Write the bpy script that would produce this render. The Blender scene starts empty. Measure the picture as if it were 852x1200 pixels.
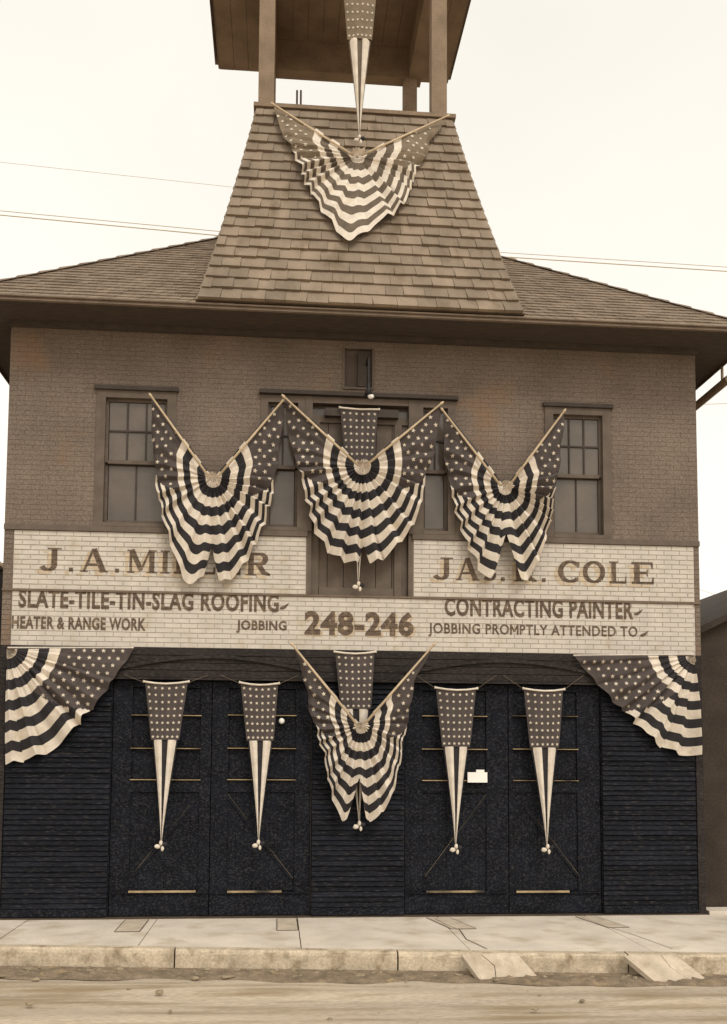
import bpy, math, random
from mathutils import Vector, Matrix
random.seed(7)
S = bpy.context.scene
C = bpy.context.collection

# ------------------------------------------------------------------ camera
F_PX = 1130.0
CAM_P = Vector((-1.18107, -13.0, 2.13756))
YAW, PITCH, ROLL = 0.0822829, 0.073724, 0.00643394
PX, PY = 417.15, 803.07          # principal point of the (risen) lens, on the 852 x 1200 print
_cy, _sy = math.cos(YAW), math.sin(YAW)
FW = Vector((_sy*math.cos(PITCH), _cy*math.cos(PITCH), math.sin(PITCH)))
_R = Vector((_cy, -_sy, 0)); _U = _R.cross(FW)
RT = math.cos(ROLL)*_R + math.sin(ROLL)*_U
UP = -math.sin(ROLL)*_R + math.cos(ROLL)*_U
cd = bpy.data.cameras.new('camera'); cam = bpy.data.objects.new('camera', cd); C.objects.link(cam)
cd.sensor_fit = 'HORIZONTAL'; cd.sensor_width = 36.0; cd.lens = F_PX/852*36
cd.shift_x = (426-PX)/852; cd.shift_y = (PY-600)/852
cd.clip_start = 0.1; cd.clip_end = 3000
m = Matrix((RT, UP, -FW)).transposed().to_4x4(); m.translation = CAM_P; cam.matrix_world = m
S.camera = cam

def at(px, py, Y=0.0):
    """the point of the plane y = Y (facade planes) that a spot measured on the print falls on"""
    d = FW + RT*((px-PX)/F_PX) - UP*((py-PY)/F_PX)
    return CAM_P + d*((Y-CAM_P.y)/d.y)
def ground(px, py, z=0.0):
    d = FW + RT*((px-PX)/F_PX) - UP*((py-PY)/F_PX)
    return CAM_P + d*((z-CAM_P.z)/d.z)

# ------------------------------------------------------------------ light
SUN_EL, SUN_AZ = math.radians(48), math.radians(22)     # azimuth: from straight behind the camera towards the right
W = bpy.data.worlds.new('World'); S.world = W; W.use_nodes = True
nt = W.node_tree; nt.nodes.clear()
N = nt.nodes.new; L = nt.links.new
sky = N('ShaderNodeTexSky'); sky.sky_type = 'NISHITA'; sky.sun_disc = False
sky.sun_elevation = SUN_EL; sky.sun_rotation = math.radians(180)-SUN_AZ
sky.air_density = 1.0; sky.dust_density = 4.0
bw = N('ShaderNodeRGBToBW'); L(sky.outputs[0], bw.inputs[0])
pw = N('ShaderNodeMath'); pw.operation = 'POWER'; pw.inputs[1].default_value = 0.25; L(bw.outputs[0], pw.inputs[0])
tc = N('ShaderNodeTexCoord'); nz = N('ShaderNodeTexNoise'); nz.inputs['Scale'].default_value = 2.2; nz.inputs['Detail'].default_value = 3
L(tc.outputs['Generated'], nz.inputs['Vector'])
mr = N('ShaderNodeMapRange'); mr.inputs[1].default_value = 0.3; mr.inputs[2].default_value = 0.7
mr.inputs[3].default_value = 8.9; mr.inputs[4].default_value = 9.9
L(nz.outputs[0], mr.inputs[0])
mu = N('ShaderNodeMath'); mu.operation = 'MULTIPLY'; L(pw.outputs[0], mu.inputs[0]); L(mr.outputs[0], mu.inputs[1])
tint = N('ShaderNodeMix'); tint.data_type = 'RGBA'; tint.blend_type = 'MULTIPLY'; tint.inputs[0].default_value = 1
tint.inputs[7].default_value = (1.0, 0.955, 0.865, 1)
L(mu.outputs[0], tint.inputs[6])
bg = N('ShaderNodeBackground'); bg.inputs[1].default_value = 0.1; L(tint.outputs[2], bg.inputs[0])
wo = N('ShaderNodeOutputWorld'); L(bg.outputs[0], wo.inputs[0])
sd = bpy.data.lights.new('sun', 'SUN'); sd.energy = 1.3; sd.angle = math.radians(20); sd.color = (1.0, 0.965, 0.90)
sun = bpy.data.objects.new('sun', sd); C.objects.link(sun)
sdir = Vector((math.sin(SUN_AZ)*math.cos(SUN_EL), -math.cos(SUN_AZ)*math.cos(SUN_EL), math.sin(SUN_EL)))
sun.rotation_euler = sdir.to_track_quat('Z', 'Y').to_euler(); sun.location = (8, -20, 25)
S.view_settings.view_transform = 'Standard'; S.view_settings.look = 'None'
S.view_settings.exposure = -0.08; S.view_settings.gamma = 1.0
S.render.engine = 'CYCLES'

# ------------------------------------------------------------------ materials
def lin(c):
    c /= 255.0
    return c/12.92 if c <= 0.04045 else ((c+0.055)/1.055)**2.4
def mat(name, rgb, rough=0.85, var=0.15, scale=6.0, fine=0.12, fscale=90.0, bump=0.0, rand=0.0,
        spec=0.25, stretch=(1, 1, 1), stain=None, stain_at=(0.55, 0.75), stain_scale=3.0):
    rgb = (rgb[0], rgb[1]*1.005, min(rgb[2]*1.05, 255)); mt = bpy.data.materials.new(name); mt.use_nodes = True
    t = mt.node_tree; b = t.nodes['Principled BSDF']; n = t.nodes.new; l = t.links.new
    co = n('ShaderNodeTexCoord'); geo = n('ShaderNodeNewGeometry'); mp = n('ShaderNodeMapping')
    mp.inputs['Scale'].default_value = stretch; l(geo.outputs['Position'], mp.inputs[0])
    def noise(sc, det):
        q = n('ShaderNodeTexNoise'); q.inputs['Scale'].default_value = sc; q.inputs['Detail'].default_value = det
        l(mp.outputs[0], q.inputs['Vector']); return q
    def rng(sock, a, lo=0.3, hi=0.7):
        r = n('ShaderNodeMapRange'); r.inputs[1].default_value = lo; r.inputs[2].default_value = hi
        r.inputs[3].default_value = 1-a; r.inputs[4].default_value = 1+a; l(sock, r.inputs[0]); return r.outputs[0]
    def mul(a, c):
        q = n('ShaderNodeMath'); q.operation = 'MULTIPLY'; l(a, q.inputs[0]); l(c, q.inputs[1]); return q.outputs[0]
    big = noise(scale, 5); f = noise(fscale, 2)
    v = mul(rng(big.outputs[0], var), rng(f.outputs[0], fine, 0.25, 0.75))
    if rand:
        oi = n('ShaderNodeObjectInfo'); v = mul(v, rng(oi.outputs['Random'], rand, 0, 1))
    mx = n('ShaderNodeMix'); mx.data_type = 'RGBA'; mx.blend_type = 'MULTIPLY'; mx.inputs[0].default_value = 1
    mx.inputs[6].default_value = (lin(rgb[0]), lin(rgb[1]), lin(rgb[2]), 1); l(v, mx.inputs[7])
    out = mx.outputs[2]
    if stain:
        sn = noise(stain_scale, 6); r = n('ShaderNodeMapRange'); r.inputs[1].default_value, r.inputs[2].default_value = stain_at
        l(sn.outputs[0], r.inputs[0]); m2 = n('ShaderNodeMix'); m2.data_type = 'RGBA'
        l(r.outputs[0], m2.inputs[0]); l(out, m2.inputs[6]); m2.inputs[7].default_value = (lin(stain[0]), lin(stain[1]), lin(stain[2]), 1)
        out = m2.outputs[2]
    l(out, b.inputs['Base Color']); b.inputs['Roughness'].default_value = rough
    b.inputs['Specular IOR Level'].default_value = spec
    if bump:
        bp = n('ShaderNodeBump'); bp.inputs['Strength'].default_value = bump; bp.inputs['Distance'].default_value = 0.01
        l(f.outputs[0], bp.inputs['Height']); l(bp.outputs[0], b.inputs['Normal'])
    return mt
M = {}
M['brick'] = mat('brown_brick', (115, 101, 86), var=.16, scale=1.3, fine=.32, fscale=45, bump=.3, stain=(132, 104, 80), stain_at=(.56, .72), stain_scale=.8)
M['mortar'] = mat('brown_mortar', (110, 97, 82), fine=.2)
M['signbrick'] = mat('cream_painted_brick', (195, 185, 166), var=.10, scale=5, fine=.06, bump=.25, stain=(176, 161, 135), stain_at=(.56, .8), stain_scale=4)
M['signmortar'] = mat('cream_painted_mortar', (176, 166, 148), var=.1, fine=.1)
M['letter'] = mat('brown_sign_paint', (96, 81, 66), var=.2, scale=9, fine=.15, stain=(142, 122, 98), stain_at=(.5, .78), stain_scale=16)
M['lettershade'] = mat('faded_letter_shade', (184, 165, 136), var=.15, scale=9, fine=.1, stain=(208, 192, 164), stain_at=(.5, .75), stain_scale=14)
M['slate'] = mat('grey_brown_slate', (132, 116, 95), var=.2, scale=2.0, fine=.14, fscale=60, rand=.13, bump=.3, stretch=(1.6, 1, .6), stain=(104, 88, 70), stain_at=(.55, .8), stain_scale=2.2)
M['shingle'] = mat('weathered_shingle', (126, 110, 90), var=.22, scale=3, fine=.2, fscale=30)
M['trim'] = mat('weathered_brown_trim', (112, 96, 78), var=.15, fine=.15)
M['trimlight'] = mat('pale_worn_trim', (150, 131, 104), var=.2, fine=.15)
M['soffit'] = mat('brown_soffit_boards', (80, 70, 60), var=.2, fine=.15, stretch=(1, 5, 1))
M['belfry'] = mat('tan_belfry_paint', (132, 113, 90), var=.18, scale=3, fine=.2, fscale=50)
M['frame'] = mat('brown_window_paint', (100, 88, 75), fine=.15)
M['framedark'] = mat('dark_window_paint', (70, 62, 54), fine=.15)
M['pane'] = mat('dusty_glass', (94, 83, 70), rough=.18, var=.2, scale=2.5, fine=.14, spec=.5)
M['door'] = mat('dark_blue_black_paint', (17, 19, 25), rough=.75, var=.4, scale=3, fine=.55, fscale=40, stretch=(1, 1, 1.5), spec=.12, stain=(66, 64, 64), stain_at=(.5, .82), stain_scale=42)
M['slat'] = mat('dark_worn_slat_paint', (22, 23, 28), rough=.75, var=.4, scale=4, fine=.5, fscale=40, stretch=(.35, 1, 1.8), rand=.25, spec=.12, stain=(66, 62, 58), stain_at=(.54, .78), stain_scale=34)
M['ledge'] = mat('worn_bare_wood', (158, 136, 100), var=.35, scale=3, fine=.2, stain=(60, 54, 46), stain_at=(.5, .68), stain_scale=2.0)
M['edge'] = mat('scuffed_brace_edge', (104, 92, 72), var=.4, scale=3, fine=.2, stain=(40, 36, 32), stain_at=(.45, .6), stain_scale=2.5)
M['header'] = mat('dark_brown_header_boards', (46, 41, 38), var=.25, scale=3, fine=.35, fscale=35, stretch=(.5, 1, 1.5), spec=.12, stain=(74, 68, 62), stain_at=(.5, .8), stain_scale=30)
M['white'] = mat('cream_bunting_cotton', (212, 199, 176), var=.12, scale=9, fine=.1, spec=.1, stain=(196, 180, 152), stain_at=(.56, .8), stain_scale=7)
M['dark'] = mat('dark_bunting_stripe', (54, 51, 50), var=.15, scale=8, fine=.15, spec=.08)
M['canton'] = mat('brown_grey_canton_cotton', (80, 72, 66), var=.14, scale=8, fine=.15, spec=.08)
M['veileddark'] = mat('glare_paled_dark_stripe', (104, 92, 76), var=.15, scale=8, fine=.15, spec=.08)  # dark stripe with the lens glare over the tower put into its colour
M['veiledcanton'] = mat('glare_paled_canton', (122, 107, 86), var=.14, scale=8, fine=.15, spec=.08)  # canton lightened likewise, the veil of glare painted into the cloth
M['star'] = mat('cream_printed_star', (204, 190, 164), var=.05, fine=.05, spec=.1)
M['pole'] = mat('pale_turned_pole', (196, 174, 138), rough=.6, var=.12, scale=12)
M['walk'] = mat('pale_concrete', (206, 193, 170), var=.13, scale=1.6, fine=.16, fscale=70, bump=.2, stain=(172, 156, 132), stain_at=(.52, .78), stain_scale=2.2)
M['kerb'] = mat('weathered_kerb_stone', (186, 169, 140), var=.2, scale=5, fine=.2, fscale=40, bump=.4, stain=(132, 115, 92), stain_at=(.52, .72), stain_scale=6)
M['road'] = mat('packed_dirt_road', (180, 164, 138), var=.16, scale=1.0, fine=.3, fscale=45, bump=.8, stretch=(.28, 2.0, 1), stain=(146, 128, 102), stain_at=(.48, .70), stain_scale=2.6)
M['dirt'] = mat('dark_gutter_dirt', (124, 108, 86), var=.3, scale=8, fine=.3, bump=.6, stain=(150, 130, 100), stain_at=(.55, .72), stain_scale=9)
M['stone'] = mat('gutter_stone', (165, 148, 118), var=.25, scale=12, rand=.3)
M['ramp'] = mat('grey_brown_slab', (184, 168, 142), var=.2, scale=5, fine=.14, bump=.4, stain=(150, 134, 110), stain_at=(.52, .78), stain_scale=6)
M['patch'] = mat('grey_patch_concrete', (188, 172, 146), var=.15, scale=5, fine=.15)
M['crack'] = mat('dark_joint_dirt', (74, 62, 48), var=.2)
M['iron'] = mat('black_iron', (38, 36, 36), rough=.5, var=.2)
M['plaster'] = mat('dark_neighbour_wall', (38, 35, 33), var=.35, scale=2.5, fine=.5, fscale=40)
M['nroof'] = mat('brown_neighbour_wall', (58, 49, 40), var=.25, scale=2.5, fine=.4, fscale=40)
M['card'] = mat('white_card', (240, 232, 214), var=.02, fine=.02)
M['porcelain'] = mat('white_porcelain', (235, 228, 210), rough=.25, var=.02, fine=.02, spec=.5)
M['wire'] = mat('weathered_wire', (190, 170, 130), var=.05)
M['cord'] = mat('grey_cord', (118, 104, 84), var=.1)

# ------------------------------------------------------------------ mesh helpers
class MB:
    def __init__(s): s.v = []; s.f = []; s.mi = []
    def quad(s, a, b, c, d, k=0):
        n = len(s.v); s.v += [tuple(a), tuple(b), tuple(c), tuple(d)]; s.f.append((n, n+1, n+2, n+3)); s.mi.append(k)
    def poly(s, pts, k=0):
        n = len(s.v); s.v += [tuple(p) for p in pts]; s.f.append(tuple(range(n, n+len(pts)))); s.mi.append(k)
    def box(s, x0, x1, y0, y1, z0, z1, k=0):
        n = len(s.v)
        s.v += [(x0,y0,z0),(x1,y0,z0),(x1,y1,z0),(x0,y1,z0),(x0,y0,z1),(x1,y0,z1),(x1,y1,z1),(x0,y1,z1)]
        for f in ((0,3,2,1),(4,5,6,7),(0,1,5,4),(1,2,6,5),(2,3,7,6),(3,0,4,7)):
            s.f.append(tuple(n+i for i in f)); s.mi.append(k)
    def hexa(s, b, t, k=0):          # bottom ring (4), top ring (4)
        n = len(s.v); s.v += [tuple(p) for p in b]+[tuple(p) for p in t]
        for f in ((3,2,1,0),(4,5,6,7),(0,1,5,4),(1,2,6,5),(2,3,7,6),(3,0,4,7)):
            s.f.append(tuple(n+i for i in f)); s.mi.append(k)
    def tube(s, pts, r, seg=6, k=0):
        pts = [Vector(p) for p in pts]; rs = r if isinstance(r, (list, tuple)) else [r]*len(pts)
        n0 = len(s.v)
        for i, p in enumerate(pts):
            d = (pts[min(i+1, len(pts)-1)]-pts[max(i-1, 0)]).normalized()
            a = d.cross(Vector((0, 0, 1)))
            if a.length < 1e-3: a = d.cross(Vector((0, 1, 0)))
            a.normalize(); b = d.cross(a)
            for j in range(seg):
                t = 2*math.pi*j/seg; s.v.append(tuple(p+(a*math.cos(t)+b*math.sin(t))*rs[i]))
        for i in range(len(pts)-1):
            for j in range(seg):
                q = n0+i*seg; s.f.append((q+j, q+(j+1) % seg, q+seg+(j+1) % seg, q+seg+j)); s.mi.append(k)
        s.f.append(tuple(n0+j for j in range(seg))[::-1]); s.mi.append(k)
        q = n0+(len(pts)-1)*seg; s.f.append(tuple(q+j for j in range(seg))); s.mi.append(k)
    def ball(s, c, r, seg=10, rings=6, k=0, jit=0):
        n0 = len(s.v); r = r if isinstance(r, tuple) else (r, r, r)
        for i in range(rings+1):
            a = math.pi*i/rings
            for j in range(seg):
                b = 2*math.pi*j/seg; q = 1+random.uniform(-jit, jit)
                s.v.append((c[0]+r[0]*math.sin(a)*math.cos(b)*q, c[1]+r[1]*math.sin(a)*math.sin(b)*q, c[2]+r[2]*math.cos(a)*q))
        for i in range(rings):
            for j in range(seg):
                s.f.append((n0+i*seg+j, n0+(i+1)*seg+j, n0+(i+1)*seg+(j+1) % seg, n0+i*seg+(j+1) % seg)); s.mi.append(k)
OFF = {}
def link(o, parent=None):
    C.objects.link(o)
    if parent is not None: o.parent = parent; OFF[o] = OFF.get(parent, Vector((0, 0, 0)))
    return o
def tag(o, label=None, cat=None, group=None, kind=None):
    if label: o['label'] = label
    if cat: o['category'] = cat
    if group: o['group'] = group
    if kind: o['kind'] = kind
    return o
def empty(name, loc, label, cat, group=None):
    o = bpy.data.objects.new(name, None); C.objects.link(o); o.location = loc; o.empty_display_size = .2
    OFF[o] = Vector(loc); return tag(o, label, cat, group)
def build(mb, name, mats, parent=None, smooth=False, kind=None, origin=None):
    off = OFF.get(parent, Vector((0, 0, 0))) if parent is not None else Vector(origin or (0, 0, 0))
    me = bpy.data.meshes.new(name)
    me.from_pydata([(v[0]-off.x, v[1]-off.y, v[2]-off.z) for v in mb.v], [], mb.f)
    for q in (mats if isinstance(mats, (list, tuple)) else [mats]): me.materials.append(q)
    me.polygons.foreach_set('material_index', mb.mi)
    if smooth: me.polygons.foreach_set('use_smooth', [True]*len(mb.f))
    me.update()
    o = bpy.data.objects.new(name, me)
    if parent is None: o.location = off; OFF[o] = off
    link(o, parent)
    if kind: o['kind'] = kind
    return o
def boxpart(name, m_, parent, *b, kind=None):
    q = MB(); q.box(*b); return build(q, name, m_, parent, kind=kind)

# ------------------------------------------------------------------ key measures of the building (metres)
XL, XR = -4.82, 4.74
SL, SR = -4.69, 4.66      # ends of the painted panels
Z1 = 3.575          # underside of the painted strip
Z2 = 4.315          # between strip and name panels
Z3 = 5.12           # top of the name panels
ZE = 8.03           # eaves
OV = 0.62           # overhang
DEPTH = 11.0
bld = empty('brick_building', (0, 0, 0), 'two storey brown brick firehouse style building with slate bell tower, hung with bunting', 'building')

# ------------------------------------------------------------------ brick courses
CH, CL, GAP = 0.0672, 0.222, 0.009
def brick_cells(x0, x1, z0, z1, holes=()):
    """yields brick rectangles in running bond, cut round the openings"""
    n = max(1, round((z1-z0)/CH)); ch = (z1-z0)/n
    for r in range(n):
        za, zb = z0+r*ch+GAP/2, z0+(r+1)*ch-GAP/2
        x = x0 - (CL/2 if r % 2 else 0)
        cuts = sorted((h[0], h[1]) for h in holes if h[2] < zb-.004 and h[3] > za+.004)
        while x < x1:
            segs = [(max(x, x0)+GAP/2, min(x+CL, x1)-GAP/2)]
            for c0, c1 in cuts:
                ns = []
                for a, b in segs:
                    if b <= c0 or a >= c1: ns.append((a, b))
                    else:
                        if a < c0: ns.append((a, c0-.002))
                        if b > c1: ns.append((c1+.002, b))
                segs = ns
            for a, b in segs:
                if b-a > .02: yield (a, b, za, zb)
            x += CL

def R_(x0, y0, x1, y1, Y=0.0):    # rectangle measured on the print -> x0,x1,z0,z1
    a = at(x0, y0, Y); b = at(x1, y1, Y); return (a.x, b.x, b.z, a.z)
WIN_L = R_(114, 457, 204, 613)
WIN_R = R_(638, 477, 717, 632)
GRP = (at(306, 465).x, at(533, 470).x, 5.20, at(420, 467).z)        # opening of the middle group
DOOR = (at(361, 600).x, at(483, 600).x, Z2, 5.20)                    # loft door runs down between the name panels
RECESS = R_(404, 408, 436, 455)
WIN_L = (WIN_L[0], WIN_L[1], 5.20, WIN_L[3]); WIN_R = (WIN_R[0], WIN_R[1], 5.20, WIN_R[3])
holes = [WIN_L, WIN_R, GRP, RECESS]
mb = MB()
for a, b, c, d in brick_cells(XL, XR, 5.20, ZE-.06, holes):
    j = random.uniform(0, .0015); mb.box(a-.0028, b+.0028, -.004-j, .03, c-.0028, d+.0028)
build(mb, 'wall_bricks', M['brick'], bld, kind='stuff')
mb = MB()
for x0_, x1_ in ((XL, SL-.004), (SR+.004, XR)):
    for a, b, c, d in brick_cells(x0_, x1_, Z1, 5.20): mb.box(a, b, -.004-random.uniform(0, .002), .03, c, d)
build(mb, 'corner_bricks', M['brick'], bld, kind='stuff')
# backing walls: front (pieces round the openings), sides, back
mb = MB()
def wall_with_holes(mb, x0, x1, z0, z1, hs, y0, y1):
    xs = sorted({x0, x1}.union(*[{h[0], h[1]} for h in hs])); zs = sorted({z0, z1}.union(*[{h[2], h[3]} for h in hs]))
    for i in range(len(xs)-1):
        for k in range(len(zs)-1):
            cx, cz = (xs[i]+xs[i+1])/2, (zs[k]+zs[k+1])/2
            if any(h[0] < cx < h[1] and h[2] < cz < h[3] for h in hs): continue
            mb.box(xs[i], xs[i+1], y0, y1, zs[k], zs[k+1])
wall_with_holes(mb, XL, XR, Z1, ZE-.063, holes+[DOOR], 0.0, .28)
build(mb, 'front_wall', M['mortar'], bld)
mb = MB()
mb.box(XL, XL+.28, .282, DEPTH, 0, ZE-.063); mb.box(XR-.28, XR, .282, DEPTH, 0, ZE-.063); mb.box(XL+.28, XR-.28, DEPTH-.28, DEPTH, 0, ZE-.063)
build(mb, 'side_wall', M['brick'], bld)
mb = MB(); mb.box(XL+.28, XR-.28, .9, DEPTH-.3, Z1, Z1+.2); mb.box(XL+.28, XR-.28, 1.2, 1.3, 0.02, ZE-.1)
build(mb, 'inner_partition', M['soffit'], bld)

# sill course between the name panels and the upper wall
mb = MB(); mb.box(XL, DOOR[0]-.003, -.035, .02, Z3+.004, 5.196); mb.box(DOOR[1]+.003, XR, -.035, .02, Z3+.004, 5.196)
build(mb, 'sill_course', M['frame'], bld)
mb = MB(); mb.box(XL, XR, -.03, .0, Z2-.014, Z2+.012)
build(mb, 'sign_rail', M['trim'], bld)

# ------------------------------------------------------------------ lettering
def clip(poly, ax, val, keep_less):
    out = []
    for i in range(len(poly)):
        p, q = poly[i], poly[(i+1) % len(poly)]
        ip = (p[ax] <= val) if keep_less else (p[ax] >= val); iq = (q[ax] <= val) if keep_less else (q[ax] >= val)
        if ip: out.append(p)
        if ip != iq:
            t = (val-p[ax])/(q[ax]-p[ax]); out.append((p[0]+t*(q[0]-p[0]), p[1]+t*(q[1]-p[1])))
    return out
def paint(name, polys, cells, m_, parent, y_face, y_joint):
    """paint lying on the brick faces and, deeper, in the joints between them; one part per character"""
    iv = sorted((min(p[0] for p in q), max(p[0] for p in q), i) for i, q in enumerate(polys))
    groups = []
    for x0, x1, i in iv:
        if groups and x0 < groups[-1][1]+.0005: groups[-1][1] = max(groups[-1][1], x1); groups[-1][2].append(i)
        else: groups.append([x0, x1, [i]])
    for _, _, ids in groups:
        mb = MB()
        for j, i in enumerate(ids):
            poly = polys[i]; e = (j % 7)*(.0001 if 'shade' in name else .0003)
            xs = [p[0] for p in poly]; zs = [p[1] for p in poly]
            x0, x1, z0, z1 = min(xs), max(xs), min(zs), max(zs)
            mb.poly([(p[0], y_joint-e, p[1]) for p in poly])
            for a, b, c, d in cells:
                if a > x1 or b < x0 or c > z1 or d < z0: continue
                q = clip(clip(clip(clip(poly, 0, a, False), 0, b, True), 1, c, False), 1, d, True)
                if len(q) >= 3: mb.poly([(p[0], y_face-e, p[1]) for p in q])
        build(mb, name, m_, parent)
def text_polys(body, x0, x1, zb, zt, bold=0.02):
    cu = bpy.data.curves.new('lettering_source', 'FONT'); cu.body = body; cu.offset = bold; cu.resolution_u = 3
    cu.space_character = 1.08
    o = bpy.data.objects.new('lettering_source', cu); C.objects.link(o)
    bpy.context.view_layer.update()
    me = bpy.data.meshes.new_from_object(o.evaluated_get(bpy.context.evaluated_depsgraph_get()))
    bpy.data.objects.remove(o); bpy.data.curves.remove(cu)
    xs = [v.co.x for v in me.vertices]; ys = [v.co.y for v in me.vertices]
    ax, bx, ay, by = min(xs), max(xs), min(ys), max(ys)
    P = []
    for p in me.polygons:
        vs = [(x0+(me.vertices[i].co.x-ax)/(bx-ax)*(x1-x0), zb+(me.vertices[i].co.y-ay)/(by-ay)*(zt-zb)) for i in p.vertices]
        P.append(vs)
    bpy.data.meshes.remove(me)
    return P
# hand-drawn serif capitals on a unit height
def stroke(pts, ws):
    out = []
    for i in range(len(pts)-1):
        (x, y), (u, v) = pts[i], pts[i+1]
        def nrm(k):
            a = pts[max(k-1, 0)]; b = pts[min(k+1, len(pts)-1)]
            dx, dy = b[0]-a[0], b[1]-a[1]; l_ = math.hypot(dx, dy) or 1; return (-dy/l_, dx/l_)
        n1, n2 = nrm(i), nrm(i+1); w1, w2 = ws[i]/2, ws[i+1]/2
        out.append([(x-n1[0]*w1, y-n1[1]*w1), (u-n2[0]*w2, v-n2[1]*w2), (u+n2[0]*w2, v+n2[1]*w2), (x+n1[0]*w1, y+n1[1]*w1)])
    return out
def rect(x0, y0, x1, y1): return [[(x0, y0), (x1, y0), (x1, y1), (x0, y1)]]
def arc(cx, cy, rx, ry, a0, a1, n, thin, thick):
    pts, ws = [], []
    for i in range(n+1):
        a = math.radians(a0+(a1-a0)*i/n); pts.append((cx+rx*math.cos(a), cy+ry*math.sin(a)))
        ws.append(thin+(thick-thin)*abs(math.cos(a)))
    return stroke(pts, ws)
T, TN, SF = .22, .11, .055
def glyph(ch):
    if ch == 'I': return rect(.1, 0, .1+T, 1)+rect(0, 0, .42, SF)+rect(0, 1-SF, .42, 1), .42
    if ch == 'L': return rect(.1, 0, .1+T, 1)+rect(0, 1-SF, .42, 1)+rect(0, 0, .8, TN)+[[(.7, .05), (.8, .05), (.8, .34), (.76, .34)]], .8
    if ch == 'E': return (rect(.1, 0, .1+T, 1)+rect(0, 0, .85, TN)+rect(0, 1-TN, .82, 1)+rect(.3, .46, .62, .46+TN)
        + [[(.75, .05), (.85, .05), (.85, .32), (.81, .32)], [(.72, .95), (.78, .7), (.82, .7), (.82, .95)]]+rect(.58, .36, .63, .66)), .85
    if ch == 'A': return stroke([(.14, 0), (.5, 1)], [.1, .1])+stroke([(.52, 1), (.9, 0)], [T, T])+rect(.26, .28, .72, .28+TN*.8)+rect(0, 0, .3, SF)+rect(.72, 0, 1.08, SF), 1.08
    if ch == 'M': return (rect(.1, 0, .1+TN, 1)+stroke([(.2, 1), (.6, .12)], [T, T*.9])+stroke([(.6, .12), (.98, 1)], [.09, .1])
        + rect(.95, 0, .95+T, 1)+rect(0, 0, .32, SF)+rect(0, 1-SF, .25, 1)+rect(.84, 0, 1.28, SF)+rect(1.0, 1-SF, 1.28, 1)), 1.28
    if ch == 'J': return rect(.42, .26, .42+T, 1)+rect(.28, 1-SF, .8, 1)+arc(.3, .26, .23, .2, 0, -165, 10, .1, T), .8
    if ch == 'R': return (rect(.1, 0, .1+T, 1)+rect(0, 0, .42, SF)+rect(0, 1-SF, .4, 1)+rect(.3, 1-TN, .58, 1)+rect(.3, .46, .58, .46+TN)
        + arc(.56, .73, .22, .215, 90, -90, 10, TN, T)+stroke([(.5, .5), (.72, .12), (.98, .03)], [T*.9, T, .08])), .98
    if ch == 'S': return arc(.38, .74, .27, .2, 40, 200, 10, TN, T*.85)+stroke([(.14, .66), (.38, .51), (.62, .36)], [T, T, T])+arc(.38, .27, .27, .21, 20, -150, 10, TN, T*.85), .76
    if ch == 'C': return arc(.5, .5, .4, .445, 45, 315, 16, TN, T)+[[(.74, .7), (.86, .68), (.86, .95), (.82, .95)]]+rect(.77, .12, .82, .26), .9
    if ch == 'O': return arc(.5, .5, .4, .445, 0, 360, 20, TN, T), 1.0
    return rect(0, 0, .17, .17), .17
def serif_polys(items, zb, zt):
    """items: (character, left x, right x)"""
    P = []
    for ch, a, b in items:
        g, w = glyph(ch)
        h = zt-zb
        for poly in g:
            if ch == '.': P.append([(a+x*h, zb+y*h) for x, y in poly])
            else: P.append([(a+x/w*(b-a), zb+y*h) for x, y in poly])
    return P

# ------------------------------------------------------------------ painted sign panels (paint on brick)
brick_me = None
def unit_brick():
    global brick_me
    if brick_me: return brick_me
    q = MB(); e = .03
    q.hexa([(-.5, .02, -.5), (.5, .02, -.5), (.5, .02, .5), (-.5, .02, .5)], [(-.5+e*.3, -.010, -.5+e), (.5-e*.3, -.010, -.5+e), (.5-e*.3, -.010, .5-e), (-.5+e*.3, -.010, .5-e)])
    me = bpy.data.meshes.new('brick'); me.from_pydata(q.v, [], q.f)
    for p in me.polygons: pass
    me.materials.append(M['signbrick']); brick_me = me; return me
NB = [0]
def sign_panel(x0, x1, z0, z1, limit):
    root = MB(); root.box(x0, x1, -.002, -.0002, z0, z1)
    p = build(root, 'sign_panel', M['signmortar'], bld)
    cells = list(brick_cells(x0, x1, z0, z1)); rest = MB()
    for (a, b, c, d) in cells:
        if NB[0] < limit:
            NB[0] += 1
            o = bpy.data.objects.new('brick', unit_brick()); link(o, p)
            o.location = ((a+b)/2, random.uniform(-.0015, .0015), (c+d)/2); o.scale = (b-a, 1, d-c)
        else:
            rest.box(a, b, -.010, .02, c, d)
    if rest.v: build(rest, 'painted_bricks', M['signbrick'], p, kind='stuff')
    return p, cells
PL, cellsL = sign_panel(SL, DOOR[0]-.02, Z2+.013, Z3, 190)
PR, cellsR = sign_panel(DOOR[1]+.02, SR, Z2+.013, Z3, 300)
PS, cellsS = sign_panel(SL, SR, Z1, Z2-.015, 300)
PL['label'] = 'cream painted brick panel lettered J.A.MILLER'
PR['label'] = 'cream painted brick panel lettered JAS. R. COLE'
PS['label'] = 'long cream painted strip with the street numbers and trade lines'
def zof(py, px): return at(px, py, -.012).z
def xof(px, py): return at(px, py, -.012).x
def big(items, yt, yb, cells, par):
    mid = items[len(items)//2][1]
    zt, zb = zof(yt, mid), zof(yb, mid)
    it = [(c, xof(a, (yt+yb)/2), xof(b, (yt+yb)/2)) for c, a, b in items]
    P = serif_polys(it, zb, zt)
    Ps = [[(x-.055, z-.045) for x, z in q] for q in P]
    paint('letter_shade', Ps, cells, M['lettershade'], par, -.0122, -.0030)
    paint('letter', P, cells, M['letter'], par, -.0136, -.0046)
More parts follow.
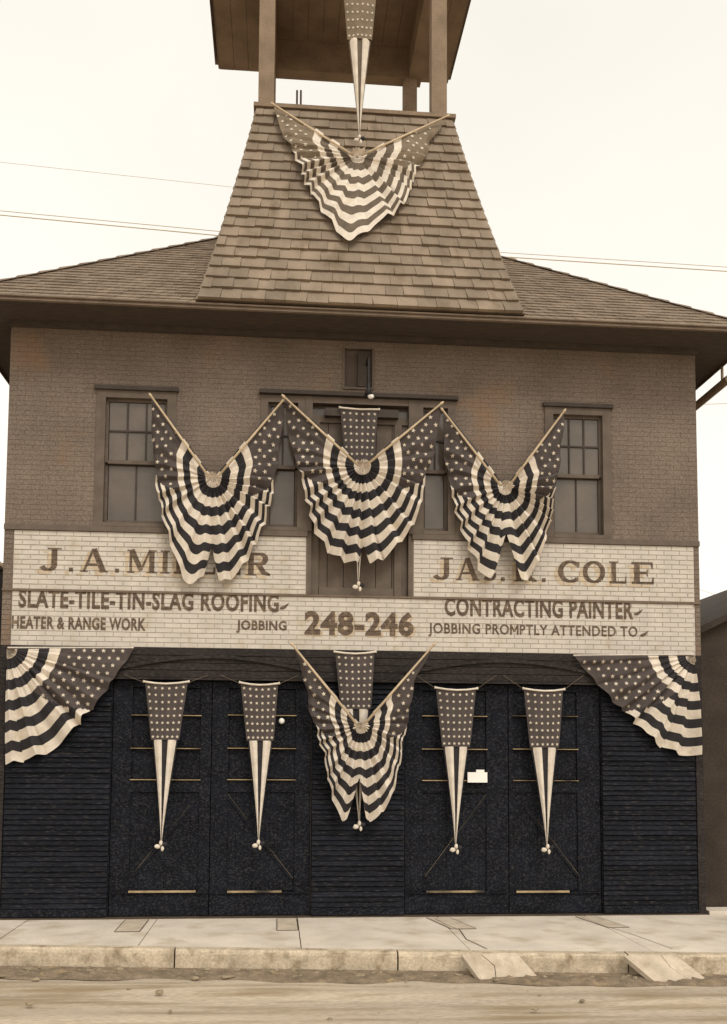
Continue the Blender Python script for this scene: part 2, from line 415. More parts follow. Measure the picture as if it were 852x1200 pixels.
big([('J', 47, 72), ('.', 81, 86), ('A', 94, 127), ('.', 135, 140), ('M', 149, 184), ('I', 188, 199), ('L', 204, 225), ('L', 231, 252), ('E', 259, 282), ('R', 288, 317)], 645, 672, cellsL, PL)
big([('J', 508, 531), ('A', 534, 562), ('S', 565, 582), ('.', 587, 592), ('R', 602, 629), ('.', 635, 640), ('C', 654, 680), ('O', 683, 709), ('L', 714, 734), ('E', 740, 766)], 656, 682, cellsR, PR)
def small(txt, x0, x1, yt, yb, bold, shade=False, name='letter'):
    mid = (x0+x1)/2; P = text_polys(txt.replace('M', 'H'), xof(x0, yt), xof(x1, yt), zof(yb, mid), zof(yt, mid), bold)
    if 'M' in txt:      # the M is drawn stroke by stroke in the place kept for it
        gs = []
        for q in sorted(P, key=lambda q: min(p[0] for p in q)):
            a, b = min(p[0] for p in q), max(p[0] for p in q)
            if gs and a < gs[-1][1]+.0005: gs[-1][1] = max(gs[-1][1], b); gs[-1][2].append(q)
            else: gs.append([a, b, [q]])
        k = len(txt[:txt.index('M')].replace(' ', '')); a, b, qs = gs[k]
        for q in qs: P.remove(q)
        z0, z1 = min(p[1] for q in qs for p in q), max(p[1] for q in qs for p in q); w = .026; a -= .008; b += .008
        P += [[(a, z0), (a+w, z0), (a+w, z1), (a, z1)], [(b-w, z0), (b, z0), (b, z1), (b-w, z1)]]
        c_ = (a+b)/2; P += stroke([(a+w*.6, z1-.01), (c_, z0+.04)], [w*.8, w*.8])+stroke([(c_, z0+.04), (b-w*.6, z1-.01)], [w*.8, w*.8])
    if shade: paint('letter_shade', [[(x+.028, z-.026) for x, z in q] for q in P], cellsS, M['lettershade'], PS, -.0122, -.0030)
    paint(name, P, cellsS, M['letter'], PS, -.0136, -.0046)
small('SLATE-TILE-TIN-SLAG ROOFING', 22, 327, 693, 715, .034)
small('HEATER & RANGE WORK', 14, 171, 723, 738, .034)
small('JOBBING', 277, 336, 727, 742, .034)
small('248-246', 357, 485, 716, 745, .045, True)
small('CONTRACTING PAINTER', 521, 742, 702, 724, .034)
small('JOBBING PROMPTLY ATTENDED TO', 502, 747, 732, 748, .02)
sw = []
for x0, y0 in ((328, 713), (743, 720), (750, 745)):
    pts = [(xof(x0+dx, y0), zof(y0+dy, x0)) for dx, dy in ((0, 0), (3, -.5), (6, -2), (10, -6))]
    sw += stroke(pts, [.02, .045, .04, .008])
paint('lettering_flourish', sw, cellsS, M['letter'], PS, -.0136, -.0046)

# ------------------------------------------------------------------ upper windows
def sash_window(hole, cols, rows, zmeet, lower_cols, label, inset=.10, sidecas=.10):
    x0, x1, z0, z1 = hole
    w = MB(); D = .09
    c = sidecas
    w.box(x0, x0+c, -.022, .2, z0, z1); w.box(x1-c, x1, -.022, .2, z0, z1); w.box(x0+c, x1-c, -.022, .2, z1-.10, z1)
    w.box(x0+c, x1-c, -.03, .2, z0, z0+.05)
    root = build(w, 'window', M['frame'], bld); root['label'] = label
    if sidecas >= .12:
      h = MB(); h.box(x0-.03, x1+.03, -.06, 0.0, z1+.002, z1+.055); build(h, 'head_moulding', M['framedark'], root)
    a, b, zb, zt = x0+c, x1-c, z0+.05, z1-.10
    s = MB(); t = .035; zm = zmeet
    # upper sash
    s.box(a, a+t, .05, .09, zm, zt); s.box(b-t, b, .05, .09, zm, zt); s.box(a+t, b-t, .05, .09, zt-t, zt); s.box(a+t, b-t, .04, .09, zm-.02, zm+.03)
    build(s, 'upper_sash', M['frame'], root)
    s = MB()
    s.box(a, a+t, .092, .13, zb, zm-.022); s.box(b-t, b, .092, .13, zb, zm-.022); s.box(a+t, b-t, .092, .13, zb, zb+.06)
    build(s, 'lower_sash', M['frame'], root)
    A, B = a+t, b-t; pw_ = (B-A)/cols; ph = (zt-t-(zm+.03))/rows
    for i in range(cols):
        for k in range(rows):
            boxpart('pane', M['pane'], root, A+i*pw_+.009, A+(i+1)*pw_-.009, .07, .074, zm+.03+k*ph+.009, zm+.03+(k+1)*ph-.009)
    q = MB()
    for i in range(1, cols): q.box(A+i*pw_-.011, A+i*pw_+.011, .052, .088, zm+.03, zt-t)
    for k in range(1, rows): q.box(A, B, .05, .087, zm+.03+k*ph-.011, zm+.03+k*ph+.011)
    build(q, 'muntin', M['framedark'], root)
    lw = (B-A)/lower_cols; q = MB()
    for i in range(lower_cols):
        boxpart('pane', M['pane'], root, A+i*lw+.009, A+(i+1)*lw-.009, .108, .112, zb+.06, zm-.022)
        if i: q.box(A+i*lw-.011, A+i*lw+.011, .094, .13, zb+.06, zm-.022)
    if q.v: build(q, 'muntin', M['framedark'], root)
    return root
zm = at(150, 541).z
sash_window(WIN_L, 3, 2, zm, 2, 'sash window in the left of the upper wall', sidecas=.12)
sash_window(WIN_R, 3, 2, zm, 2, 'sash window in the right of the upper wall', sidecas=.12)
gx0, gx1, gz0, gz1 = GRP
sash_window((gx0, DOOR[0]-.05, gz0, gz1), 2, 2, zm, 1, 'narrow window left of the loft door')
sash_window((DOOR[1]+.05, gx1, gz0, gz1), 2, 2, zm, 1, 'narrow window right of the loft door')
# loft door between them, running down to the strip
d = MB(); dx0, dx1 = DOOR[0], DOOR[1]
d.box(dx0-.05, dx0+.05, -.03, .2, Z3+.08, gz1-.002); d.box(dx1-.05, dx1+.05, -.03, .2, Z3+.08, gz1-.002)
d.box(dx0, dx0+.05, .0, .2, Z2+.02, Z3+.078); d.box(dx1-.05, dx1, .0, .2, Z2+.02, Z3+.078)
d.box(dx0+.05, dx1-.05, -.02, .2, gz1-.09, gz1-.002)
ld = build(d, 'loft_door', M['frame'], bld); ld['label'] = 'tall brown loft door in the middle of the upper storey'
nb = 6; bw_ = (dx1-dx0-.1)/nb
for i in range(nb):
    boxpart('door_board', M['frame'], ld, dx0+.05+i*bw_+.004, dx0+.05+(i+1)*bw_-.004, .075+random.uniform(0, .006), .11, Z2+.015, gz1-.30)
q = MB(); q.box(dx0+.05, dx1-.05, .045, .074, 5.35, 5.47); q.box(dx0+.05, dx1-.05, .045, .074, 6.75, 6.85); q.box(dx0+.051, dx0+.15, .044, .074, Z2+.02, 6.85); q.box(dx1-.24, dx1-.14, .044, .074, Z2+.02, 6.85); q.box(dx0+.16, dx1-.25, .044, .074, Z2+.02, Z2+.13)
build(q, 'door_rail', M['frame'], ld)
tr = boxpart('transom', M['framedark'], ld, dx0+.22, dx1-.2, -.05, .05, at(430, 484).z-.07, at(430, 484).z+.04)
boxpart('transom_pane', M['pane'], ld, dx0+.05, dx1-.05, .10, .104, gz1-.28, gz1-.09)
boxpart('head_moulding', M['framedark'], bld, at(304, 461).x, at(536, 470).x, -.085, -.001, gz1+.006, gz1+.06)
# hoist opening above the loft door
rx0, rx1, rz0, rz1 = RECESS
q = MB(); q.box(rx0, rx1, .07, .09, rz0, rz1); q.box(rx0-.03, rx0, -.02, .2, rz0-.03, rz1); q.box(rx1, rx1+.03, -.02, .2, rz0-.03, rz1); q.box(rx0, rx1, -.025, .2, rz0-.03, rz0)
h = build(q, 'hoist_opening', M['frame'], bld)
q = MB(); c = (rx0+rx1)/2+.03
q.box(c-.04, c+.08, -.03, .069, rz0+.01, rz1-.05)
build(q, 'hoist_post', M['framedark'], h)

# ------------------------------------------------------------------ ground floor front
def gx(px, py=900): return at(px, py, 0).x
YD = .10
# header boards with flat segmental arches
q = MB()
hz0 = at(430, 797).z
hd = boxpart('door_header', M['header'], bld, XL+.1, XR-.1, -.005, .25, hz0, Z1-.004)
hb = 4; hh = (Z1-.008-hz0)/hb
for i in range(hb):
    boxpart('header_board', M['header'], hd, XL+.1, XR-.1, -.03+random.uniform(-.004, .004), -.006, hz0+i*hh+.004, hz0+(i+1)*hh-.004)
for a, b in ((gx(130), gx(365)), (gx(475), gx(705))):
    q = MB(); n = 18
    for i in range(n):
        t0, t1 = i/n, (i+1)/n
        f = lambda t: hz0+.08+.18*math.sin(math.pi*t)
        x0, x1 = a+(b-a)*t0, a+(b-a)*t1
        q.hexa([(x0, -.06, f(t0)), (x1, -.06, f(t1)), (x1, -.034, f(t1)), (x0, -.034, f(t0))], [(x0, -.06, f(t0)+.045), (x1, -.06, f(t1)+.045), (x1, -.034, f(t1)+.045), (x0, -.034, f(t0)+.045)])
    build(q, 'arch_moulding', M['header'], hd)
boxpart('header_ledge', M['header'], hd, XL+.1, XR-.1, -.05, -.0, hz0-.03, hz0-.002)
# brick piers at both ends
q = MB(); q.box(XL, XL+.1, -.005, .28, 0, Z1-.002); build(q, 'end_pier', M['header'], bld)
q = MB(); q.box(XR-.1, XR, -.005, .28, 0, Z1-.002); build(q, 'end_pier', M['header'], bld)
# slatted bays
def slat_bay(x0, x1, label, light=.0):
    r = boxpart('slatted_bay', M['door'], bld, x0, x1, .04, .2, .02, hz0-.035); r['label'] = label
    n = 44; z0 = .14; z1 = hz0-.05; h = (z1-z0)/n
    boxpart('kick_board', M['door'], r, x0+.01, x1-.01, -.01, .038, .03, .13)
    me = None
    for i in range(n):
        if me is None:
            qq = MB(); X = (x1-x0)/2-.012
            qq.hexa([(-X, -.004, 0), (X, -.004, 0), (X, .038, 0), (-X, .038, 0)], [(-X, .016, h*.9), (X, .016, h*.9), (X, .038, h*.9), (-X, .038, h*.9)])
            me = bpy.data.meshes.new('slat'); me.from_pydata(qq.v, [], qq.f); me.materials.append(M['slat'])
        o = bpy.data.objects.new('slat', me); link(o, r)
        o.location = ((x0+x1)/2, random.uniform(-.006, .004), z0+i*h); o.rotation_euler = (0, random.uniform(-.0015, .0015), 0)
    return r
slat_bay(XL+.102, gx(130)-.003, 'dark slatted bay at the left end of the ground floor')
slat_bay(gx(365)+.003, gx(475)-.003, 'dark slatted bay between the two pairs of doors')
slat_bay(gx(705)+.003, XR-.102, 'dark slatted bay at the right end of the ground floor')
# big doors
def leaf(px0, px1, lx0, lx1, bx0, bx1, brace, label, dy):
    x0, x1 = gx(px0)+.006, gx(px1)-.006
    zt = hz0-.04; st = .16
    a, b = gx(lx0), gx(lx1)
    q = MB(); y0, y1 = .06, .11
    q.box(x0, a, y0, y1, .03, zt); q.box(b, x1, y0, y1, .03, zt)
    zs = [at(gx_, yy).z for gx_, yy in ((lx0, 838+dy), (lx0, 877+dy), (lx0, 914+dy), (lx0, 1046))]
    q.box(a, b, y0, y1, zt-.09, zt); q.box(a, b, y0, y1, .03, zs[3]); q.box(a, b, y0, y1, zs[2]-.16, zs[2])
    r = build(q, 'garage_door', M['door'], bld); r['label'] = label
    # glazed rows
    rows = [zt-.09]+zs[:3]
    mid = (a+b)/2
    for k in range(3):
        top, bot = rows[k], rows[k+1]
        for u, v in ((a, mid-.02), (mid+.02, b)):
            boxpart('door_panel', M['door'], r, u+.004, v-.004, .085, .1, bot+.02, top-.012)
        z = rows[k+1]
        boxpart('panel_ledge', M['ledge'], r, a-.01, b+.01, .028, .085, z-.002, z+.009)
    boxpart('mullion', M['door'], r, mid-.02, mid+.02, .052, .1, zs[2]+.012, zt-.09)
    # lower panel boards
    nb = 8; w = (b-a)/nb
    for i in range(nb):
        boxpart('door_board', M['door'], r, a+i*w+.0015, a+(i+1)*w-.0015, .082+random.uniform(0, .003), .105, zs[3]+.012, zs[2]-.162)
    ea, eb = gx(bx0, 1046), gx(bx1, 1046)
    boxpart('bottom_ledge', M['ledge'], r, ea, eb, .02, .05, zs[3]-.006, zs[3]+.018)
    boxpart('bottom_rail_cap', M['door'], r, x0+.02, x1-.02, .03, .0495, zs[3]-.02, zs[3]-.007)
    # slanting brace, its upper edge worn to bare wood
    (ux, uz), (vx, vz) = [(at(p[0], p[1]).x, at(p[0], p[1]).z) for p in brace]
    d = Vector((vx-ux, 0, vz-uz)); n_ = Vector((-d.z, 0, d.x)).normalized()*(.04 if d.x*d.z > 0 or True else .04)
    if n_.z < 0: n_ = -n_
    A, B = Vector((ux, .068, uz)), Vector((vx, .068, vz)); dep = Vector((0, .02, 0))
    q = MB(); q.hexa([A-n_, B-n_, B-n_+dep, A-n_+dep], [A, B, B+dep, A+dep]); build(q, 'brace', M['door'], r)
    e = n_.normalized()*.005; q = MB(); f = Vector((0, -.004, 0))
    q.hexa([A+f, B+f, B+dep, A+dep], [A+e+f, B+e+f, B+e+dep, A+e+dep]); build(q, 'brace_edge', M['edge'], r)
    # iron handle and hinges
    q = MB(); hx = x1-.07 if brace[0][0] < brace[1][0] else x0+.07
    q.tube([(hx, .05, 1.05), (hx, .01, 1.08), (hx, .01, 1.22), (hx, .05, 1.25)], .01); build(q, 'handle', M['iron'], r)
    return r
leaf(130, 247, 153, 234, 150, 229, ((153, 1027), (222, 944)), 'first dark garage door leaf from the left', 0)
leaf(247, 365, 267, 346, 266, 330, ((343, 1030), (262, 925)), 'second dark garage door leaf from the left', 0)
leaf(475, 597, 496, 571, 500, 568, ((499, 1028), (572, 930)), 'third dark garage door leaf from the left', 1)
leaf(597, 705, 603, 678, 606, 668, ((680, 1026), (614, 940)), 'fourth dark garage door leaf from the left', 1)
boxpart('door_post', M['header'], bld, gx(365)-.0055, gx(365)+.0025, .03, .12, .03, hz0-.036)
boxpart('threshold', M['crack'], bld, XL, XR, -.02, .3, -.03, .018)

# ------------------------------------------------------------------ eaves
ex0, ex1, ey0, ey1 = XL-OV, XR+OV, -.72, DEPTH+OV
sf = boxpart('soffit', M['soffit'], bld, ex0+.02, ex1-.02, ey0+.02, ey1-.02, ZE-.06, ZE-.034)
q = MB(); q.box(ex0, ex1, ey0, ey0+.018, ZE-.095, ZE-.032); q.box(ex0, ex0+.018, ey0+.02, ey1, ZE-.095, ZE-.032); q.box(ex1-.018, ex1, ey0+.02, ey1, ZE-.095, ZE-.032)
build(q, 'fascia', M['trim'], bld)
q = MB(); q.tube([(ex0-.02, ey0-.012, ZE-.03), (ex1+.02, ey0-.012, ZE-.03)], .014, 8); q.box(ex0-.02, ex1+.02, ey0-.012, ey0-.002, ZE-.085, ZE-.07)
build(q, 'eave_moulding', M['trim'], bld)
q = MB()
q.box(XL, XR, -.09, -.012, ZE-.13, ZE-.062); build(q, 'frieze_board', M['soffit'], bld)
# hanging gutter along the right side, on straps
gxx = ex1-.02; gz = ZE-.36
q = MB(); q.tube([(gxx, .2, gz), (gxx, 9.8, gz)], .06, 8); gt = build(q, 'side_gutter', M['belfry'], bld)
for i in range(9):
    y = .4+i*1.1; q = MB(); q.box(gxx-.015, gxx+.015, y, y+.03, gz+.05, ZE-.097); build(q, 'gutter_strap', M['belfry'], gt)

# ------------------------------------------------------------------ main hip roof
PITCH_R = .83
run = (ex1-ex0)/2; zr = ZE-.03+run*PITCH_R
rz = ZE-.03
Aq = [Vector((ex0, ey0, rz)), Vector((ex1, ey0, rz)), Vector((ex1, ey1, rz)), Vector((ex0, ey1, rz))]
r1 = Vector((ex0+run, ey0+run, zr)); r2 = Vector((ex0+run, ey1-run, zr))
q = MB(); q.poly([Aq[0], Aq[1], r1]); q.poly([Aq[1], Aq[2], r2, r1]); q.poly([Aq[2], Aq[3], r2]); q.poly([Aq[3], Aq[0], r1, r2]); q.poly([Aq[3], Aq[2], Aq[1], Aq[0]])
roof = build(q, 'main_roof', M['shingle'], bld)
def shingle_face(mb, bl, br, tl, tr, rows, w, lift=.018, skip=None):
    up_ = ((tl+tr)/2-(bl+br)/2); nrm = (br-bl).cross(up_).normalized()
    for r in range(rows):
        t0, t1 = r/rows, (r+1.12)/rows
        a, b = bl.lerp(tl, t0), br.lerp(tr, t0); c, d = bl.lerp(tl, min(t1, 1)), br.lerp(tr, min(t1, 1))
        L_ = (b-a).length
        if L_ < .05: continue
        n = max(1, round(L_/w)); e = [0]+[(i+random.uniform(-.2, .2)+(.5 if r % 2 else 0))/n for i in range(1, n)]+[1]
        e = sorted(min(max(x, 0), 1) for x in e)
        for i in range(len(e)-1):
            if e[i+1]-e[i] < 1e-4: continue
            u, v = e[i]+.0005, e[i+1]-.0005; li = lift*random.uniform(.7, 1.25)
            p = [a.lerp(b, u), a.lerp(b, v), c.lerp(d, v), c.lerp(d, u)]
            if skip and skip((p[0]+p[2])/2): continue
            lo = [x+nrm*(li if k < 2 else .002) for k, x in enumerate(p)]
            mb.hexa(p, lo)
q = MB(); rows = 46
tw = lambda p: abs(p.x+.1) < 1.7 and p.y < 3.2 and p.y > -1
shingle_face(q, Aq[0], Aq[1], r1, r1+Vector((.01, 0, 0)), rows, .16, skip=tw)
shingle_face(q, Aq[1], Aq[2], r1, r2, rows, .4); shingle_face(q, Aq[3], Aq[0], r2, r1, rows, .4)
build(q, 'shingle_courses', M['shingle'], roof, kind='stuff')
q = MB()
for a in (Aq[0], Aq[1]):
    n = 24
    for i in range(n):
        p0, p1 = a.lerp(r1, i/n), a.lerp(r1, (i+1.1)/n); s_ = Vector((1 if a is Aq[0] else -1, -1, 0)).normalized()*.09
        u = Vector((0, 0, .034)); w_ = Vector((0, 0, .012))
        s_ = s_*.8; q.hexa([p0-s_, p0+s_, p1+s_, p1-s_], [p0-s_*.6+u, p0+s_*.6+u, p1+s_*.6+w_, p1-s_*.6+w_])
build(q, 'hip_cap', M['shingle'], roof, kind='stuff')

# ------------------------------------------------------------------ bell tower
YT = 1.10; YB = ey0-.03
tl, trr = at(301, 138, YT), at(530, 138, YT); ZT = at(415, 133, YT).z
bl_, br_ = at(231, 350, YB), at(614, 367, YB); ZB = (bl_.z+br_.z)/2
prof = []   # (t, x left, x right, y, z), slightly flared towards the eaves
for i in range(13):
    t = i/12; fl = (1-t)**2
    e = t+.0
    prof.append((t, bl_.x+(tl.x-bl_.x)*(t+.16*t*(1-t)), br_.x+(trr.x-br_.x)*(t+.16*t*(1-t)), YB+(YT-YB)*(t+.10*t*(1-t)), ZB+(ZT-ZB)*t))
def pr(t):
    k = min(int(t*12), 11); u = t*12-k; a, b = prof[k], prof[k+1]
    return tuple(a[j]+(b[j]-a[j])*u for j in range(1, 5))
YTB = YT+2.95; 
q = MB()
for k in range(12):
    a, b = pr(k/12), pr((k+1)/12); ya, yb = YTB+(YT-a[2])*.4, YTB+(YT-b[2])*.4
    q.hexa([(a[0], a[2], a[3]), (a[1], a[2], a[3]), (a[1], ya, a[3]), (a[0], ya, a[3])], [(b[0], b[2], b[3]), (b[1], b[2], b[3]), (b[1], yb, b[3]), (b[0], yb, b[3])])
tower = build(q, 'bell_tower', M['slate'], bld)
slate_me = bpy.data.meshes.new('slate')
qq = MB(); qq.hexa([(-.5, -.5, 0), (.5, -.5, 0), (.5, .5, 0), (-.5, .5, 0)], [(-.49, -.5, 1), (.49, -.5, 1), (.495, .5, .12), (-.495, .5, .12)])
slate_me.from_pydata(qq.v, [], qq.f); slate_me.materials.append(M['slate'])
NR = 20; ns = 0
for r in range(NR):
    a, b = pr(r/NR), pr(min((r+1.06)/NR, 1))
    wid = a[1]-a[0]; n = max(6, round(wid/.285))
    e = [0]+sorted(min(max((i+(.5 if r % 2 else 0)+random.uniform(-.13, .13))/n, .03), .97) for i in range(0 if r % 2 else 1, n))+[1]
    Ydir = Vector((0, b[2]-a[2], b[3]-a[3])); hgt = Ydir.length; Ydir.normalize(); Nn = Vector((1, 0, 0)).cross(Ydir)
    for i in range(len(e)-1):
        u, v = e[i], e[i+1]
        if v-u < .01: continue
        cx = a[0]+wid*(u+v)/2; tl_ = 0
        # end slates follow the slanting hip
        shear = ((b[0]-a[0])*(1-(u+v)/2)+(b[1]-a[1])*((u+v)/2))
        X = Vector((wid*(v-u)-.003, 0, 0)); Yv = Ydir*hgt+Vector((shear, 0, 0)); th = .036*random.uniform(.75, 1.25); Yv = Yv+Vector((random.gauss(0, .006), 0, 0)); X = X+Ydir*random.gauss(0, .004)
        cpt = Vector((cx+shear/2, (a[2]+b[2])/2, (a[3]+b[3])/2+tl_))
        mm = Matrix((X, Yv, Nn*th)).transposed().to_4x4(); mm.translation = cpt
        o = bpy.data.objects.new('slate', slate_me); link(o, tower); o.matrix_local = mm; ns += 1
print('slates', ns, 'bricks', NB[0])
q = MB()
for sgn in (0, 1):
    for r in range(NR):
        a, b = pr(r/NR), pr(min((r+1.06)/NR, 1)); ya, yb = YTB+(YT-a[2])*.4, YTB+(YT-b[2])*.4
        xa, xb = a[sgn], b[sgn]; s_ = -1 if sgn == 0 else 1
        n = 12
        for i in range(n):
            f = lambda y0, y1, u: y0+(y1-y0)*u
            u, v = i/n+.001, (i+1)/n-.001
            p = [(xa, f(a[2], ya, u), a[3]), (xa, f(a[2], ya, v), a[3]), (xb, f(b[2], yb, v), b[3]), (xb, f(b[2], yb, u), b[3])]
            o_ = [(x+s_*(.022 if k < 2 else .003), y, z) for k, (x, y, z) in enumerate(p)]
            q.hexa(p, o_)
build(q, 'side_slates', M['slate'], tower, kind='stuff')
# top rail, posts, beams, belfry roof
X0, X1 = pr(1)[0], pr(1)[1]
q = MB(); q.box(X0-.05, X1+.05, YT-.05, YTB+.05, ZT, ZT+.06); build(q, 'belfry_floor', M['belfry'], tower)
q = MB(); q.box(X0+.15, X1-.06, YT+.3, YTB-.1, ZT+.061, ZT+.07)
ZL, ZS = 14.62, 15.2
pwid = .24
posts = [(at(303, 100, YT+.1).x, YT+.04), (at(523, 100, YT+.1).x-pwid, YT+.04), (at(303, 100, YT+.1).x, YTB-.04-pwid), (at(488, 110, YTB-.2).x-pwid, YTB-.04-pwid)]
for x, y in posts:
    boxpart('belfry_post', M['belfry'], tower, x, x+pwid, y, y+pwid, ZT+.06, ZL)
px0 = posts[0][0]; px1 = posts[1][0]+pwid
q = MB(); q.box(px0, px1, YT+.04, YT+.28, ZL, ZS-.001); q.box(px0, px1, YTB-.28, YTB-.04, ZL, ZS-.001)
q.box(px0, px0+.24, YT+.281, YTB-.281, ZL, ZS-.001); q.box(px1-.24, px1, YT+.281, YTB-.281, ZL, ZS-.001)
build(q, 'belfry_beam', M['belfry'], tower)
bx0, bx1 = at(258, 68, YTB+.6).x, at(522, 83, YTB+.6).x+.02
by0, by1 = YT-.62, YTB+.6
nbd = 16
for i in range(nbd):
    a = bx0+(bx1-bx0)*i/nbd; b = bx0+(bx1-bx0)*(i+1)/nbd
    boxpart('soffit_board', M['belfry'], tower, a+.003, b-.003, by0, by1, ZS+random.uniform(0, .004), ZS+.03)
q = MB(); q.box(bx0-.03, bx1+.03, by0-.03, by1+.03, ZS+.031, ZS+.16)
cx, cy = (bx0+bx1)/2, (by0+by1)/2
q.poly([(bx0-.1, by0-.1, ZS+.162), (bx1+.1, by0-.1, ZS+.162), (cx, cy, ZS+2.3)]); q.poly([(bx1+.1, by0-.1, ZS+.162), (bx1+.1, by1+.1, ZS+.162), (cx, cy, ZS+2.3)])
q.poly([(bx1+.1, by1+.1, ZS+.162), (bx0-.1, by1+.1, ZS+.162), (cx, cy, ZS+2.3)]); q.poly([(bx0-.1, by1+.1, ZS+.162), (bx0-.1, by0-.1, ZS+.162), (cx, cy, ZS+2.3)])
build(q, 'belfry_roof', M['shingle'], tower)
for pxx in (348, 352.5):
    a = at(pxx, 121, YTB-.1); t_ = at(pxx, 106, YTB-.1)
    q = MB(); q.tube([(a.x, a.y, ZT+.05), (a.x, a.y, t_.z)], .018, 6); build(q, 'bell_bracket', M['trim'], tower)

# ------------------------------------------------------------------ star and bunting tools
def star2d(r, rot=0.0):
    return [(math.sin(rot+math.pi*k/5)*(r if k % 2 == 0 else r*.42), math.cos(rot+math.pi*k/5)*(r if k % 2 == 0 else r*.42)) for k in range(10)]
def add_star(mb, cx, cz, r, yf, rot=0.0):
    n = len(mb.v); mb.v.append((cx, yf(cx, cz), cz))
    for dx, dz in star2d(r, rot): mb.v.append((cx+dx, yf(cx+dx, cz+dz), cz+dz))
    for k in range(10): mb.f.append((n, n+1+k, n+1+(k+1) % 10)); mb.mi.append(0)

def bunting(label, cen, outl, Yf, slits=(), cant=(.2, .2), poles=True, pleats=19, amp=.066, seed=1, group=None, yp=-.10, nst=11, starstep=.135, veiled=False):
    rnd = random.Random(seed)
    P0 = [at(x, y, Yf(None, y)) for x, y in outl]; c0 = at(cen[0], cen[1], Yf(None, cen[1]))
    cx, cz = c0.x, c0.z
    pol = []
    for p in P0:
        a = math.atan2(p.z-cz, p.x-cx); 
        if a < -math.pi/2+1e-9 and False: pass
        pol.append([a, math.hypot(p.x-cx, p.z-cz)])
    # unwrap: runs anticlockwise from the left tip round the bottom to the right tip
    if pol[0][0] < -1.6: pol[0][0] += 0
    base = pol[0][0]
    out = [pol[0]]
    for a, r in pol[1:]:
        while a < out[-1][0]-.6: a += 2*math.pi
        while a > out[-1][0]+math.pi: a -= 2*math.pi
        a = max(a, out[-1][0]+.002); out.append([a, r])
    A0, A1 = out[0][0], out[-1][0]
    def R1(a):
        if a <= A0: return out[0][1]
        for i in range(len(out)-1):
            if a <= out[i+1][0]:
                u = (a-out[i][0])/(out[i+1][0]-out[i][0]); return out[i][1]+(out[i+1][1]-out[i][1])*u
        return out[-1][1]
    NS = 240; tab = [R1(A0+(A1-A0)*i/NS) for i in range(NS+1)]; wd = 2
    tab = [sum(tab[min(max(i+k, 0), NS)]*(wd+1-abs(k)) for k in range(-wd, wd+1))/(wd+1)**2 for i in range(NS+1)]
    def R0(a):
        u = min(max((a-A0)/(A1-A0), 0), 1)*NS; i = min(int(u), NS-1); return tab[i]+(tab[i+1]-tab[i])*(u-i)
    RB = max(tab[len(tab)//2-12:len(tab)//2+13]) if cant[0] and cant[1] else (tab[0] if cant[1] else tab[-1]) if not (cant[0] and cant[1]) else 1
    if cant[0] and not cant[1]: RB = tab[-1]
    if cant[1] and not cant[0]: RB = tab[0]
    def rad(a, v):          # stripes lie in circles round the rosette and run out along the hem
        w = min(v, 1)**1.15; R_0 = R0(a); Rc = min(max(RB, R_0*.8), R_0*1.55)
        return v*(Rc*(1-w)+R_0*w)
    def inv_rad(a, r_):
        lo, hi = 0, 1.3
        for _ in range(18):
            m_ = (lo+hi)/2
            if rad(a, m_) < r_: lo = m_
            else: hi = m_
        return (lo+hi)/2
    def cb(v, c_): return c_*(1.38-.50*min(max((v-.45)/.55, 0), 1))     # lower edge of the canton
    def ss(x): x = min(max(x, 0), 1); return x*x*(3-2*x)
    def calm(f):        # pleats are loose near the poles, tight under the rosette
        c0_ = ss((f-.02)/(cant[0]+.12)) if cant[0] else 1; c1_ = ss((.98-f)/(cant[1]+.12)) if cant[1] else 1
        return min(c0_, c1_)
    ph = [rnd.uniform(0, 6.28) for _ in range(6)]
    def phase(f): return 2*math.pi*pleats*f+2.2*math.sin(7*f+ph[0])+1.0*math.sin(17*f+ph[1])+.6*math.sin(41*f+ph[5])
    kd = [(rnd.uniform(.22, .38), rnd.uniform(.55, 1.25), rnd.uniform(-1, 1)) for _ in range(90)]
    def knife(p):       # knife pleat: a broad face, then a short return
        t = p/(2*math.pi)+40; i = int(math.floor(t)) % 90; u = t-math.floor(t); w_, h_, j_ = kd[i]
        tri = (1-u/(1-w_)) if u < 1-w_ else (u-(1-w_))/w_
        return (tri*2-1)*h_, tri, j_
    def pleat(f, v):
        p = phase(f)+.5*math.sin(4*v+ph[2])+.22*math.sin(13*v+ph[3]+9*f)
        return knife(p)[0]
    def ybase(z): return Yf(z, None)
    def yoff(a, v):
        f = (a-A0)/(A1-A0); k = v/(.10+v); cm = calm(f)
        k = v*v/(.03+v*v); y = amp*k*(.6+.5*v)*pleat(f, v)*(.3+.7*cm)
        y += (1-cm)*.03*v*math.sin(phase(f)*.21+3*v+ph[0])+(1-cm)*.012*math.sin(22*v+5*f+ph[1])
        y -= .07*math.sin(math.pi*min(v, 1))                      # belly of the cloth
        y -= .02*ss((v-.5)*2)*math.sin(phase(f)*.13+ph[2])
        return y
    def Sf(a, v):
        f = (a-A0)/(A1-A0); cm = calm(f); p = phase(f)
        kn = knife(p); jit = (.030*(kn[1]-.5)+.014*kn[2]*kn[1])*min(1, v*3)*cm+.012*cm*math.sin(p*.17+ph[3])
        if cm < 1: jit += (1-cm)*.010*math.sin(p*.33+4*v)*v
        r = rad(a, v)*(1+jit)
        x = cx+r*math.cos(a); z = cz+r*math.sin(a)
        return (x, ybase(z)+yoff(a, v), z)
    mid = Vector((cx, ybase(cz), cz))
    root = empty('bunting', (cx, ybase(cz), cz), label, 'bunting', group)
    mb = MB(); NA = pleats*20; sub = 3; NR_ = nst*sub
    ed = [0]+[(i+1)/nst for i in range(nst)]
    ed[1] *= .95
    vs = []
